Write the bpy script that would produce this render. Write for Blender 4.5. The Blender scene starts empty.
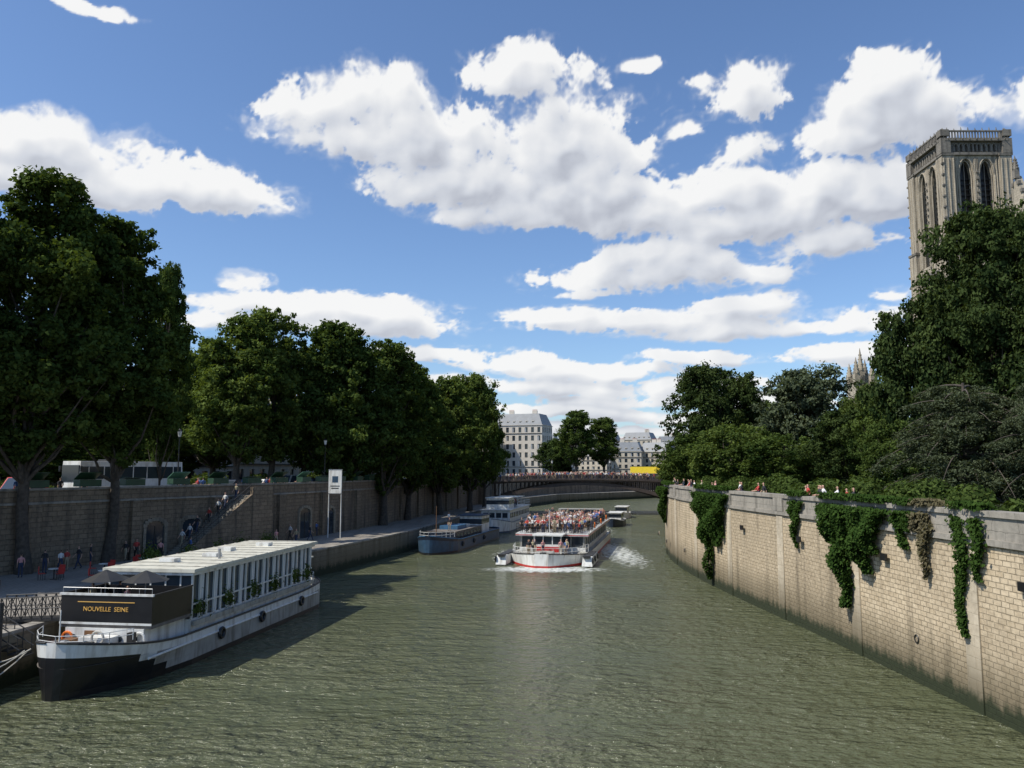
import bpy, math, random
import numpy as np
from mathutils import Vector, Matrix
random.seed(7)
S=bpy.context.scene
S.view_settings.view_transform='Standard'
S.view_settings.look='None'
S.view_settings.exposure=0
F=800.0; PITCH=math.atan(86/800); HC=10.0
def ray(u,v):
    xx=(u-512)/F; yy=(384-v)/F
    return Vector((xx, math.cos(PITCH)-math.sin(PITCH)*yy, math.sin(PITCH)+math.cos(PITCH)*yy))
def P(u,v,Y):
    d=ray(u,v); t=Y/d.y
    return Vector((d.x*t,Y,HC+d.z*t))
def G(u,v,z):
    d=ray(u,v); t=(z-HC)/d.z
    return Vector((d.x*t,d.y*t,z))

# ---------------------------------------------------------------- materials
def newmat(name):
    m=bpy.data.materials.new(name); m.use_nodes=True
    nt=m.node_tree; b=nt.nodes['Principled BSDF']
    return m,nt,b
def N(nt,t,**k):
    n=nt.nodes.new(t)
    for a,b in k.items(): setattr(n,a,b)
    return n
def mathn(nt,op,a,b=None,c=None,clamp=False):
    n=nt.nodes.new('ShaderNodeMath'); n.operation=op; n.use_clamp=clamp
    for i,x in enumerate((a,b,c)):
        if x is None: continue
        if isinstance(x,(int,float)): n.inputs[i].default_value=x
        else: nt.links.new(x,n.inputs[i])
    return n.outputs[0]
def mixc(nt,fac,a,b,mode='MIX'):
    n=nt.nodes.new('ShaderNodeMix'); n.data_type='RGBA'; n.blend_type=mode
    for s,x in ((n.inputs[0],fac),(n.inputs[6],a),(n.inputs[7],b)):
        if isinstance(x,(int,float)): s.default_value=x
        elif isinstance(x,tuple): s.default_value=(*x[:3],1)
        else: nt.links.new(x,s)
    return n.outputs[2]
def maprange(nt,x,a,b,c=0,d=1,smooth=False):
    n=nt.nodes.new('ShaderNodeMapRange')
    if smooth: n.interpolation_type='SMOOTHSTEP'
    nt.links.new(x,n.inputs[0])
    for i,val in enumerate((a,b,c,d)): n.inputs[i+1].default_value=val
    return n.outputs[0]
def mat(name,col,rough=.7,var=.2,scale=2.0,bump=.0,metal=0.0,dirt=None):
    m,nt,b=newmat(name)
    tc=N(nt,'ShaderNodeTexCoord')
    n=N(nt,'ShaderNodeTexNoise'); n.inputs['Scale'].default_value=scale; n.inputs['Detail'].default_value=5
    nt.links.new(tc.outputs['Object'],n.inputs['Vector'])
    f=maprange(nt,n.outputs[0],.3,.7)
    c=mixc(nt,f,tuple(x*(1-var) for x in col),tuple(min(1,x*(1+var)) for x in col))
    if dirt:
        n2=N(nt,'ShaderNodeTexNoise'); n2.inputs['Scale'].default_value=1.1; n2.inputs['Detail'].default_value=8
        mp=N(nt,'ShaderNodeMapping'); mp.inputs['Scale'].default_value=(2.5,2.5,.5)
        nt.links.new(tc.outputs['Object'],mp.inputs[0]); nt.links.new(mp.outputs[0],n2.inputs['Vector'])
        c=mixc(nt,maprange(nt,n2.outputs[0],.48,.72,0,.75),c,dirt)
    nt.links.new(c,b.inputs['Base Color'])
    b.inputs['Roughness'].default_value=rough; b.inputs['Metallic'].default_value=metal
    if bump:
        bp=N(nt,'ShaderNodeBump'); bp.inputs['Strength'].default_value=bump; bp.inputs['Distance'].default_value=.05
        nt.links.new(n.outputs[0],bp.inputs['Height']); nt.links.new(bp.outputs[0],b.inputs['Normal'])
    return m
def stonemat(name,c1,c2,mortar,bw=.55,bh=.28,ms=.015,stain=(.1,.09,.07),stainamt=.5,waterline=False,bump=.5,big=.12):
    m,nt,b=newmat(name)
    tc=N(nt,'ShaderNodeTexCoord')
    br=N(nt,'ShaderNodeTexBrick'); br.inputs['Scale'].default_value=1
    br.inputs['Brick Width'].default_value=bw; br.inputs['Row Height'].default_value=bh
    br.inputs['Mortar Size'].default_value=ms; br.inputs['Mortar Smooth'].default_value=.4
    br.inputs['Color1'].default_value=(*c1,1); br.inputs['Color2'].default_value=(*c2,1); br.inputs['Mortar'].default_value=(*mortar,1)
    nw=N(nt,'ShaderNodeTexNoise'); nw.inputs['Scale'].default_value=2.2; nt.links.new(tc.outputs['UV'],nw.inputs['Vector'])
    va=N(nt,'ShaderNodeVectorMath',operation='MULTIPLY_ADD'); nt.links.new(nw.outputs['Color'],va.inputs[0]); va.inputs[1].default_value=(.16*bw,.12*bh,0); nt.links.new(tc.outputs['UV'],va.inputs[2])
    nt.links.new(va.outputs[0],br.inputs['Vector'])
    col=br.outputs['Color']
    n=N(nt,'ShaderNodeTexNoise'); n.inputs['Scale'].default_value=big; n.inputs['Detail'].default_value=9; n.inputs['Roughness'].default_value=.65
    nt.links.new(tc.outputs['UV'],n.inputs['Vector'])
    col=mixc(nt,maprange(nt,n.outputs[0],.38,.66,0,.8),col,tuple(x*.60 for x in c2))
    n1=N(nt,'ShaderNodeTexNoise'); n1.inputs['Scale'].default_value=4; n1.inputs['Detail'].default_value=6
    nt.links.new(tc.outputs['UV'],n1.inputs['Vector'])
    col=mixc(nt,maprange(nt,n1.outputs[0],.35,.7,0,.5),col,tuple(min(1,x*1.15) for x in c1))
    mp=N(nt,'ShaderNodeMapping'); mp.inputs['Scale'].default_value=(1.3,.12,1); nt.links.new(tc.outputs['UV'],mp.inputs[0])
    n2=N(nt,'ShaderNodeTexNoise'); n2.inputs['Scale'].default_value=1.0; n2.inputs['Detail'].default_value=8; nt.links.new(mp.outputs[0],n2.inputs['Vector'])
    col=mixc(nt,maprange(nt,n2.outputs[0],.50,.70,0,stainamt),col,stain)
    if waterline:
        g=N(nt,'ShaderNodeNewGeometry'); sp=N(nt,'ShaderNodeSeparateXYZ'); nt.links.new(g.outputs['Position'],sp.inputs[0])
        zz=mathn(nt,'ADD',sp.outputs[2],mathn(nt,'MULTIPLY',n1.outputs[0],-.7))
        zz=mathn(nt,'ADD',zz,mathn(nt,'MULTIPLY',n2.outputs[0],-1.3))
        col=mixc(nt,maprange(nt,zz,-.3,2.4,.85,0,True),col,(.13,.105,.06))
        col=mixc(nt,maprange(nt,zz,-.55,.10,1,0,True),col,(.022,.03,.010))
    nt.links.new(col,b.inputs['Base Color']); b.inputs['Roughness'].default_value=.9
    h=mathn(nt,'ADD',mathn(nt,'MULTIPLY',br.outputs['Fac'],-1.0),mathn(nt,'MULTIPLY',n1.outputs[0],.8))
    bp=N(nt,'ShaderNodeBump'); bp.inputs['Strength'].default_value=bump; bp.inputs['Distance'].default_value=.05
    nt.links.new(h,bp.inputs['Height']); nt.links.new(bp.outputs[0],b.inputs['Normal'])
    return m
def leafmat(name,dark,light,trans=.3):
    m=bpy.data.materials.new(name); m.use_nodes=True; nt=m.node_tree; nt.nodes.clear()
    o=N(nt,'ShaderNodeOutputMaterial'); a=N(nt,'ShaderNodeAttribute',attribute_name='tint')
    oi=N(nt,'ShaderNodeObjectInfo')
    c=mixc(nt,a.outputs['Fac'],dark,light)
    c=mixc(nt,mathn(nt,'MULTIPLY',oi.outputs['Random'],.35),c,tuple(x*.6 for x in light))
    d=N(nt,'ShaderNodeBsdfDiffuse'); t=N(nt,'ShaderNodeBsdfTranslucent')
    nt.links.new(c,d.inputs[0]); c2=mixc(nt,1.0,c,(1.35,1.3,.5),'MULTIPLY'); nt.links.new(c2,t.inputs[0])
    mx=N(nt,'ShaderNodeMixShader'); mx.inputs[0].default_value=trans; nt.links.new(d.outputs[0],mx.inputs[1]); nt.links.new(t.outputs[0],mx.inputs[2])
    nt.links.new(mx.outputs[0],o.inputs[0])
    return m
def glassmat(name,col=(.03,.04,.05),rough=.06):
    m,nt,b=newmat(name); b.inputs['Base Color'].default_value=(*col,1); b.inputs['Roughness'].default_value=rough
    return m

M={}
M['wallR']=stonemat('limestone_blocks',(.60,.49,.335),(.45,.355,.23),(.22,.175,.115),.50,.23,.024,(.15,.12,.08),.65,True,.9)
M['coping']=stonemat('coping_stone',(.34,.31,.26),(.27,.25,.21),(.12,.11,.09),1.6,.95,.018,(.08,.075,.06),.85,False,.4,.3)
M['quoin']=stonemat('quoin_stone',(.60,.52,.39),(.51,.43,.31),(.28,.23,.16),1.1,.45,.015,(.2,.16,.11),.5,True,.3,.3)
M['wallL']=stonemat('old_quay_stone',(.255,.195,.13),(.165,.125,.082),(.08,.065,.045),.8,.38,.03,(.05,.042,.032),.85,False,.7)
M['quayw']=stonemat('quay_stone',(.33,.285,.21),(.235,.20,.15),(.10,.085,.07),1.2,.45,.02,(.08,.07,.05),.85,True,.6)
M['paving']=stonemat('cobble_paving',(.31,.28,.235),(.25,.225,.19),(.14,.125,.10),.35,.2,.02,(.15,.13,.10),.6,False,.4)
M['asphalt']=mat('asphalt',(.06,.06,.06),.9,.2,3,.2)
M['grass']=mat('grass_ground',(.06,.085,.03),.95,.4,.6,.4)
M['bark']=mat('bark',(.07,.058,.045),.95,.4,4,.8)
M['leafD']=leafmat('foliage_dark',(.025,.046,.014),(.110,.155,.04),.28)
M['leafE']=leafmat('foliage_very_dark',(.018,.034,.013),(.075,.105,.034),.22)
M['leafM']=leafmat('foliage_mid',(.042,.072,.02),(.145,.19,.05),.30)
M['leafG']=leafmat('foliage_grey',(.045,.062,.036),(.125,.15,.085),.2)
M['leafI']=leafmat('ivy_leaf',(.015,.035,.010),(.065,.115,.025),.22)
M['leafV']=leafmat('dry_vine',(.07,.06,.035),(.19,.17,.10),.2)
M['white']=mat('white_paint',(.70,.70,.66),.4,.08,1.5,0,0,(.34,.31,.26))
M['cream']=mat('cream_roof',(.60,.58,.48),.55,.1,1,0,0,(.38,.36,.29))
M['hullgrey']=mat('hull_grey',(.36,.35,.31),.5,.2,1,.1,0,(.12,.10,.075))
M['black']=mat('black_paint',(.013,.013,.014),.35,.2,2)
M['dark']=mat('dark_metal',(.025,.024,.022),.5,.2,3)
M['steel']=mat('steel',(.35,.36,.37),.35,.1,3,0,.6)
M['deck']=mat('deck_boards',(.16,.14,.12),.8,.25,3,.1)
M['wood']=mat('varnished_wood',(.16,.08,.035),.5,.2,3)
M['glass']=glassmat('window_glass')
M['glassb']=glassmat('saloon_glass',(.05,.065,.075),.08)
M['gold']=mat('gold_letters',(.65,.38,.10),.4,.05)
M['blue']=mat('blue_paint',(.03,.07,.12),.45,.2,2,0,0,(.04,.05,.06))
M['navy']=mat('navy_paint',(.012,.02,.035),.4,.2,2)
M['teal']=mat('tarpaulin_blue',(.04,.12,.22),.6,.2,2)
M['red']=mat('red_paint',(.45,.03,.025),.4,.1,2)
M['orange']=mat('orange_buoy',(.75,.17,.02),.5,.1,2)
M['yellow']=mat('yellow_panel',(.80,.58,.03),.5,.1,2)
M['iron']=mat('bridge_iron',(.065,.05,.042),.6,.25,1,.1)
M['tower']=stonemat('cathedral_stone',(.45,.39,.295),(.34,.295,.22),(.18,.16,.13),.9,.42,.02,(.09,.08,.065),.95,False,.5,.2)
M['towerd']=stonemat('cathedral_weathered',(.24,.215,.175),(.17,.155,.13),(.11,.10,.085),.9,.42,.02,(.06,.055,.048),.9,False,.4,.2)
M['lead']=mat('lead_roof',(.12,.135,.14),.6,.15,.5)
M['zinc']=mat('zinc_roof',(.15,.165,.18),.5,.15,.5)
M['facade']=mat('limestone_facade',(.50,.44,.34),.85,.12,.6,0,0,(.36,.32,.25))
M['facade2']=mat('plaster_facade',(.56,.51,.43),.85,.1,.6,0,0,(.42,.38,.31))
M['green']=mat('bookstall_green',(.02,.06,.03),.5,.2,2)
M['verdigris']=mat('verdigris_awning',(.10,.24,.16),.6,.2,2)
M['skin']=mat('skin',(.50,.30,.21),.6,.1,3)
M['hair']=mat('hair',(.05,.03,.018),.6,.3,3)
M['s0']=mat('shirt_white',(.70,.69,.66),.8,.05)
M['s1']=mat('shirt_red',(.42,.05,.04),.8,.1)
M['s2']=mat('shirt_blue',(.07,.14,.34),.8,.1)
M['s3']=mat('shirt_black',(.025,.025,.03),.8,.1)
M['s4']=mat('shirt_pink',(.58,.28,.26),.8,.1)
M['s5']=mat('shirt_khaki',(.32,.28,.18),.8,.1)
M['t0']=mat('trousers_navy',(.03,.04,.08),.8,.1)
M['t1']=mat('trousers_beige',(.33,.27,.18),.8,.1)
M['rope']=mat('rope',(.5,.47,.4),.9,.1)
M['terracotta']=mat('terracotta',(.35,.12,.06),.8,.2)

# ---------------------------------------------------------------- mesh builder
class MB:
    def __init__(s): s.v=[];s.f=[];s.m=[];s.uv=[];s.mats=[]
    def mi(s,k):
        if k not in s.mats: s.mats.append(k)
        return s.mats.index(k)
    def add(s,vs,fs,k,uvs=None):
        o=len(s.v); s.v+= [tuple(x) for x in vs]
        i=s.mi(k)
        for j,f in enumerate(fs):
            s.f.append([o+a for a in f]); s.m.append(i); s.uv.append(uvs[j] if uvs else None)
    def quad(s,a,b,c,d,k,uv=None): s.add([a,b,c,d],[(0,1,2,3)],k,[uv] if uv else None)
    def poly(s,pts,k): s.add(pts,[tuple(range(len(pts)))],k)
    def box(s,c,d,k,rz=0,top=(1,1)):
        x,y,z=d[0]/2,d[1]/2,d[2]/2
        pts=[(-x,-y,-z),(x,-y,-z),(x,y,-z),(-x,y,-z),(-x*top[0],-y*top[1],z),(x*top[0],-y*top[1],z),(x*top[0],y*top[1],z),(-x*top[0],y*top[1],z)]
        ca,sa=math.cos(rz),math.sin(rz)
        pts=[(c[0]+p[0]*ca-p[1]*sa,c[1]+p[0]*sa+p[1]*ca,c[2]+p[2]) for p in pts]
        s.add(pts,[(3,2,1,0),(4,5,6,7),(0,1,5,4),(1,2,6,5),(2,3,7,6),(3,0,4,7)],k)
    def b2(s,x0,x1,y0,y1,z0,z1,k): s.box(((x0+x1)/2,(y0+y1)/2,(z0+z1)/2),(x1-x0,y1-y0,z1-z0),k)
    def cyl(s,p0,p1,r0,r1,k,n=8,caps=True):
        p0=Vector(p0);p1=Vector(p1); d=(p1-p0)
        if d.length<1e-6: return
        d.normalize()
        a=d.orthogonal().normalized(); b=d.cross(a)
        vs=[]
        for p,r in((p0,r0),(p1,r1)):
            for i in range(n):
                t=2*math.pi*i/n; vs.append(p+a*(r*math.cos(t))+b*(r*math.sin(t)))
        fs=[(i,(i+1)%n,n+(i+1)%n,n+i) for i in range(n)]
        if caps: fs+= [tuple(range(n))[::-1],tuple(range(n,2*n))]
        s.add(vs,fs,k)
    def path(s,pts,r,k,n=6):
        for a,b in zip(pts[:-1],pts[1:]): s.cyl(a,b,r,r,k,n)
    def torus(s,c,R,r,k,axis='y',n=16,m=6):
        vs=[];fs=[]
        for i in range(n):
            a=2*math.pi*i/n
            for j in range(m):
                b=2*math.pi*j/m
                x=(R+r*math.cos(b))*math.cos(a); z=(R+r*math.cos(b))*math.sin(a); y=r*math.sin(b)
                p=(x,y,z) if axis=='y' else (y,x,z)
                vs.append((c[0]+p[0],c[1]+p[1],c[2]+p[2]))
        for i in range(n):
            for j in range(m):
                fs.append((i*m+j,((i+1)%n)*m+j,((i+1)%n)*m+(j+1)%m,i*m+(j+1)%m))
        s.add(vs,fs,k)
    def obj(s,name,loc=(0,0,0),rz=0,bevel=0,smooth=False,parent=None,scale=None):
        me=bpy.data.meshes.new(name); me.from_pydata(s.v,[],s.f)
        for k in s.mats: me.materials.append(M[k])
        me.polygons.foreach_set('material_index',s.m)
        uvl=me.uv_layers.new(name='UVMap'); data=np.zeros((len(me.loops),2),dtype=np.float32)
        for p in me.polygons:
            cu=s.uv[p.index]
            if cu:
                for li,q in zip(p.loop_indices,cu): data[li]=q
            else:
                n=p.normal
                if abs(n.z)>.8:
                    for li in p.loop_indices:
                        c=me.vertices[me.loops[li].vertex_index].co; data[li]=(c.x,c.y)
                else:
                    l=math.hypot(n.x,n.y) or 1; tx,ty=-n.y/l,n.x/l
                    for li in p.loop_indices:
                        c=me.vertices[me.loops[li].vertex_index].co; data[li]=(c.x*tx+c.y*ty,c.z)
        uvl.data.foreach_set('uv',data.ravel())
        if smooth: me.polygons.foreach_set('use_smooth',[True]*len(me.polygons))
        me.update()
        o=bpy.data.objects.new(name,me); S.collection.objects.link(o); o.location=loc; o.rotation_euler=(0,0,rz)
        if scale: o.scale=scale
        if bevel:
            bm=o.modifiers.new('bevel','BEVEL'); bm.width=bevel; bm.segments=2; bm.limit_method='ANGLE'
        if parent: o.parent=parent
        return o
def offpts(pts,o):
    out=[]
    for i in range(len(pts)):
        a=Vector(pts[max(0,i-1)]);b=Vector(pts[min(len(pts)-1,i+1)]); d=(b-a).normalized()
        out.append((pts[i][0]+d.y*o,pts[i][1]-d.x*o))
    return out
def band(mb,pts,o0,o1,z0,z1,k):
    A=offpts(pts,o0);B=offpts(pts,-o1); s=0
    for i in range(len(pts)-1):
        L=math.dist(pts[i],pts[i+1]); a,b,c,d=A[i],A[i+1],B[i+1],B[i]
        u0,u1=s,s+L
        mb.quad((*a,z0),(*b,z0),(*b,z1),(*a,z1),k,[(u0,z0),(u1,z0),(u1,z1),(u0,z1)])
        mb.quad((*d,z0),(*d,z1),(*c,z1),(*c,z0),k,[(u0,z0),(u0,z1),(u1,z1),(u1,z0)])
        w=abs(o1+o0)
        mb.quad((*a,z1),(*b,z1),(*c,z1),(*d,z1),k,[(u0,z1),(u1,z1),(u1,z1+w),(u0,z1+w)])
        mb.quad((*d,z0),(*c,z0),(*b,z0),(*a,z0),k,[(u0,0),(u1,0),(u1,w),(u0,w)])
        s+=L
    for q,r in((A[0],B[0]),(A[-1],B[-1])):
        mb.quad((*q,z0),(*r,z0),(*r,z1),(*q,z1),k)
def along(pts,s):
    for a,b in zip(pts[:-1],pts[1:]):
        L=math.dist(a,b)
        if s<=L: t=s/L; return (a[0]+(b[0]-a[0])*t,a[1]+(b[1]-a[1])*t),((b[0]-a[0])/L,(b[1]-a[1])/L)
        s-=L
    return pts[-1],(0,1)

# ---------------------------------------------------------------- world / sun
SUN_AZ=math.radians(-112); SUN_EL=math.radians(52)
W=bpy.data.worlds.new('World'); S.world=W; W.use_nodes=True
nt=W.node_tree; nt.nodes.clear()
sky=N(nt,'ShaderNodeTexSky'); sky.sky_type='NISHITA'; sky.sun_disc=False; sky.sun_elevation=SUN_EL; sky.sun_rotation=SUN_AZ%(2*math.pi)
sky.air_density=1.0; sky.dust_density=.8; sky.ozone_density=1.5; sky.altitude=100
bg1=N(nt,'ShaderNodeBackground'); bg1.inputs[1].default_value=.125
nt.links.new(mixc(nt,1.0,sky.outputs[0],(.90,1.05,1.25),'MULTIPLY'),bg1.inputs[0])
wo=N(nt,'ShaderNodeOutputWorld'); nt.links.new(bg1.outputs[0],wo.inputs[0])
sl=bpy.data.lights.new('sun','SUN'); sl.energy=5.0; sl.angle=math.radians(.5); sl.color=(1,.945,.85)
so=bpy.data.objects.new('sun',sl); S.collection.objects.link(so)
sd=Vector((math.sin(SUN_AZ)*math.cos(SUN_EL),math.cos(SUN_AZ)*math.cos(SUN_EL),math.sin(SUN_EL)))
so.rotation_euler=sd.to_track_quat('Z','Y').to_euler(); so.location=(-60,0,80)

# ---------------------------------------------------------------- clouds: a far sheet of cumulus, density and painted-in sun shading computed per vertex
def perlin(x,y,seed):
    r=np.random.default_rng(seed); n=256
    g=r.uniform(0,2*math.pi,(n,n)); gx,gy=np.cos(g),np.sin(g)
    xi=np.floor(x).astype(int);yi=np.floor(y).astype(int);xf=x-xi;yf=y-yi
    u=xf*xf*xf*(xf*(xf*6-15)+10);v=yf*yf*yf*(yf*(yf*6-15)+10)
    def d(ix,iy,dx,dy): a=ix%n;b=iy%n; return gx[a,b]*dx+gy[a,b]*dy
    a=d(xi,yi,xf,yf);b=d(xi+1,yi,xf-1,yf);c=d(xi,yi+1,xf,yf-1);e=d(xi+1,yi+1,xf-1,yf-1)
    return ((a*(1-u)+b*u)*(1-v)+(c*(1-u)+e*u)*v)*1.5
AZ=np.radians(np.arange(-72,72.01,.095)); EL=np.radians(np.arange(.15,48,.085))
A,E=np.meshgrid(AZ,EL); Ad,Ed=np.degrees(A),np.degrees(E)
nx_=Ad; ny_=30*np.log((Ed+7)/7)
wx=sum(perlin(nx_/w_+3,ny_/w_+8,40+i)*a_ for i,(w_,a_) in enumerate(((7,1.5),(3,.7),(1.3,.28))))
wy=sum(perlin(nx_/w_+13,ny_/w_+28,50+i)*a_ for i,(w_,a_) in enumerate(((7,.9),(3,.5),(1.3,.22))))
fb=sum(perlin((nx_+wx*.6)/w_+i*7.3,(ny_+wy*.6)/w_-i*3.1,60+i)*a_ for i,(w_,a_) in enumerate(((6,.34),(3,.30),(1.5,.24),(.75,.17),(.38,.12),(.2,.08))))
bl=sum((.30-np.abs(perlin((nx_+wx*.3)/w_+i*5.3,(ny_+wy*.3)/w_-i*2.1,80+i)))*a_ for i,(w_,a_) in enumerate(((3.6,.42),(1.8,.40),(.9,.32),(.45,.20),(.24,.11))))
wisp=sum(perlin((nx_+wx*1.4)/(w_*1.8)+i*2.3,(ny_+wy*1.4)/w_-i*6.1,120+i)*a_ for i,(w_,a_) in enumerate(((2.4,.5),(1.1,.36),(.5,.24),(.25,.14))))
C=[(50,145,100,30),(150,178,100,30),(215,192,62,20),(15,128,50,20),(60,180,130,22),
   (312,108,58,34),(380,92,56,30),(335,135,66,24),(430,138,98,42),(530,70,62,32),(470,182,88,36),(560,140,80,54),(600,195,82,34),(500,215,66,16),(630,152,34,28),(640,215,60,24),(395,80,30,18),
   (742,92,46,36),(880,94,60,40),(852,133,56,30),(932,112,56,34),(860,192,116,34),(728,192,60,26),(760,218,96,23),(835,240,70,17),(985,105,36,20),(745,150,32,20),(1060,90,60,40),(690,225,50,18),
   (620,272,84,19),(700,268,88,23),(765,275,36,14),(650,255,60,15),(585,290,40,7),(542,274,12,9),
   (640,322,126,13),(735,308,58,16),(560,315,55,11),(700,330,96,10),(860,318,54,14),(800,326,44,8),
   (320,308,120,16),(250,281,34,12),(400,322,62,13),(215,320,44,12),(350,325,90,9),
   (440,352,60,11),(500,362,66,10),(590,372,86,9),(690,358,58,8),(560,388,104,8),(640,398,86,8),(450,380,50,8),(650,414,80,7),(840,352,60,11),(690,385,76,8),(560,410,80,7),(900,350,50,12),(600,430,120,7),(760,400,80,8),(640,442,110,5),(520,425,60,6),
   (635,66,22,8),(690,78,16,9),(682,132,18,11),(75,2,52,9),(898,292,22,10),
   (-120,120,90,40),(-260,230,120,35),(-150,330,90,20),(1180,200,100,40),(1300,330,120,20),(450,-180,150,45),(900,-220,160,60),(100,-250,140,50)]
cur=None
for (cx,cy,rx,ry) in C:
    def ae(u,v):
        d=ray(u,v).normalized(); return math.atan2(d.x,d.y),math.asin(d.z)
    a0,e0=ae(cx,cy); a1,_=ae(cx+rx,cy); _,e1=ae(cx,cy-ry)
    dy=(E+np.radians(wy*.5)-e0)/abs(e1-e0)/1.1; dy=np.where(dy<0,dy*1.2,dy)
    q=((A+np.radians(wx*.6)-a0)/abs(a1-a0)/1.12)**2+dy**2
    small=max(0,1-rx/60)*.5; q=q+small
    if cur is None: cur=q
    else:
        h=np.clip(.5+.5*(q-cur)/.35,0,1); cur=q*(1-h)+cur*h-.35*h*(1-h)
f=np.maximum(1-cur,-1.5)
D=f+1.15*fb+.95*bl
soft=.28+.40*np.clip(wisp+.35,0,1)
al=np.clip((D-.05)/soft,0,1); al=al*al*(3-2*al)
veil=np.clip((D+.40+wisp*1.1)/.9,0,1)**2*.40*np.clip((f+1.3)/1.0,0,1)
al=1-(1-al)*(1-veil); al=np.where(f<-1.3,0,al)
def blur(Z,n):
    for ax in(0,1):
        c=np.cumsum(np.concatenate([np.repeat(np.take(Z,[0],ax),n,ax),Z,np.repeat(np.take(Z,[-1],ax),n,ax)],ax),ax)
        k=2*n; hi=np.take(c,range(k,c.shape[ax]),ax); lo=np.take(c,range(0,c.shape[ax]-k),ax); Z=(hi-lo)/k
    return Z
def shift(Z,da,de):
    i=int(round(de/.085)); j=int(round(da/.095)); return np.roll(np.roll(Z,-i,0),-j,1)
th=np.clip(D,0,1.4)**.8; ths=blur(th,4)
tau=np.zeros_like(D)
for k in range(1,14): tau+=shift(ths,-.15*k,.33*k)*(1.12-.05*k)
Ds=blur(D,5); Dm=blur(D,2)
rel=.95*(Ds-shift(Ds,-.6,.8))+.55*(Dm-shift(Dm,-.2,.3))
lit=.16+.86*np.exp(-.150*tau)+np.clip(rel,-.5,.5)*.36  # bright tops and grey bases: sun shading painted into the glowing cloud colour
lit+=.12*np.clip(1-th,0,1)
lit=np.clip(lit,0,1)
R0=5000
X=R0*np.sin(A)*np.cos(E);Yv=R0*np.cos(A)*np.cos(E);Z=R0*np.sin(E)
ne,na_=A.shape; idx=np.arange(ne*na_).reshape(ne,na_)
keep=(np.maximum.reduce([al[:-1,:-1],al[1:,:-1],al[:-1,1:],al[1:,1:]])>0.003)
Fq=np.stack([idx[:-1,:-1],idx[:-1,1:],idx[1:,1:],idx[1:,:-1]],-1)[keep]
used=np.unique(Fq); rem=np.full(ne*na_,-1); rem[used]=np.arange(len(used)); Fq=rem[Fq]
V=np.stack([X,Yv,Z],-1).reshape(-1,3)[used]
me=bpy.data.meshes.new('sky_clouds'); me.vertices.add(len(V)); me.vertices.foreach_set('co',V.astype(np.float32).ravel())
me.loops.add(len(Fq)*4); me.loops.foreach_set('vertex_index',Fq.astype(np.int32).ravel())
me.polygons.add(len(Fq)); me.polygons.foreach_set('loop_start',np.arange(0,len(Fq)*4,4,dtype=np.int32)); me.update(calc_edges=True)
for nm,arr in(('dens',al),('lit',lit)):
    at=me.attributes.new(nm,'FLOAT','POINT'); at.data.foreach_set('value',arr.ravel()[used].astype(np.float32))
m=bpy.data.materials.new('cumulus'); m.use_nodes=True; n3=m.node_tree; n3.nodes.clear()
o_=N(n3,'ShaderNodeOutputMaterial'); a1_=N(n3,'ShaderNodeAttribute',attribute_name='dens'); a2_=N(n3,'ShaderNodeAttribute',attribute_name='lit')
cr_=N(n3,'ShaderNodeValToRGB'); cr_.color_ramp.elements[0].color=(.39,.415,.49,1); cr_.color_ramp.elements[0].position=0.05
cr_.color_ramp.elements[1].color=(.97,.97,.965,1); cr_.color_ramp.elements[1].position=.82
e_=cr_.color_ramp.elements.new(.42); e_.color=(.68,.71,.77,1)
n3.links.new(a2_.outputs['Fac'],cr_.inputs[0])
em=N(n3,'ShaderNodeEmission'); n3.links.new(cr_.outputs[0],em.inputs[0]); em.inputs[1].default_value=.97
tr=N(n3,'ShaderNodeBsdfTransparent'); mx=N(n3,'ShaderNodeMixShader'); n3.links.new(mathn(n3,'MULTIPLY',a1_.outputs['Fac'],.97),mx.inputs[0]); n3.links.new(tr.outputs[0],mx.inputs[1]); n3.links.new(em.outputs[0],mx.inputs[2]); n3.links.new(mx.outputs[0],o_.inputs[0])
try: m.cycles.emission_sampling='NONE'
except Exception as ex: print(ex)
me.materials.append(m); o=bpy.data.objects.new('sky_clouds',me); S.collection.objects.link(o)

# ---------------------------------------------------------------- water
m,nt2,b=newmat('river_water')
g=N(nt2,'ShaderNodeNewGeometry')
def wnoise(scale,sx,sy,det,off=0):
    mp=N(nt2,'ShaderNodeMapping'); mp.inputs['Scale'].default_value=(sx,sy,1); mp.inputs['Location'].default_value=(off,off,0); mp.inputs['Rotation'].default_value=(0,0,math.radians(8))
    nt2.links.new(g.outputs['Position'],mp.inputs[0])
    n=N(nt2,'ShaderNodeTexNoise'); n.inputs['Scale'].default_value=scale; n.inputs['Detail'].default_value=det; n.inputs['Roughness'].default_value=.55
    nt2.links.new(mp.outputs[0],n.inputs['Vector']); return n.outputs[0]
na=wnoise(2.4,.7,1.1,4); nb=wnoise(.80,.6,1.2,3,7); nc=wnoise(.10,.7,1.2,4,3)
calm=maprange(nt2,nc,.35,.65,.7,1.5)
h=mathn(nt2,'ADD',mathn(nt2,'MULTIPLY',na,.46),mathn(nt2,'MULTIPLY',nb,.72)); h=mathn(nt2,'MULTIPLY',h,calm)
bp=N(nt2,'ShaderNodeBump'); bp.inputs['Strength'].default_value=1; bp.inputs['Distance'].default_value=1.0; nt2.links.new(h,bp.inputs['Height']); nt2.links.new(bp.outputs[0],b.inputs['Normal'])
wc=mixc(nt2,maprange(nt2,nc,.3,.7),(.080,.091,.047),(.115,.124,.068))
sp=N(nt2,'ShaderNodeSeparateXYZ'); nt2.links.new(g.outputs['Position'],sp.inputs[0])
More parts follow.
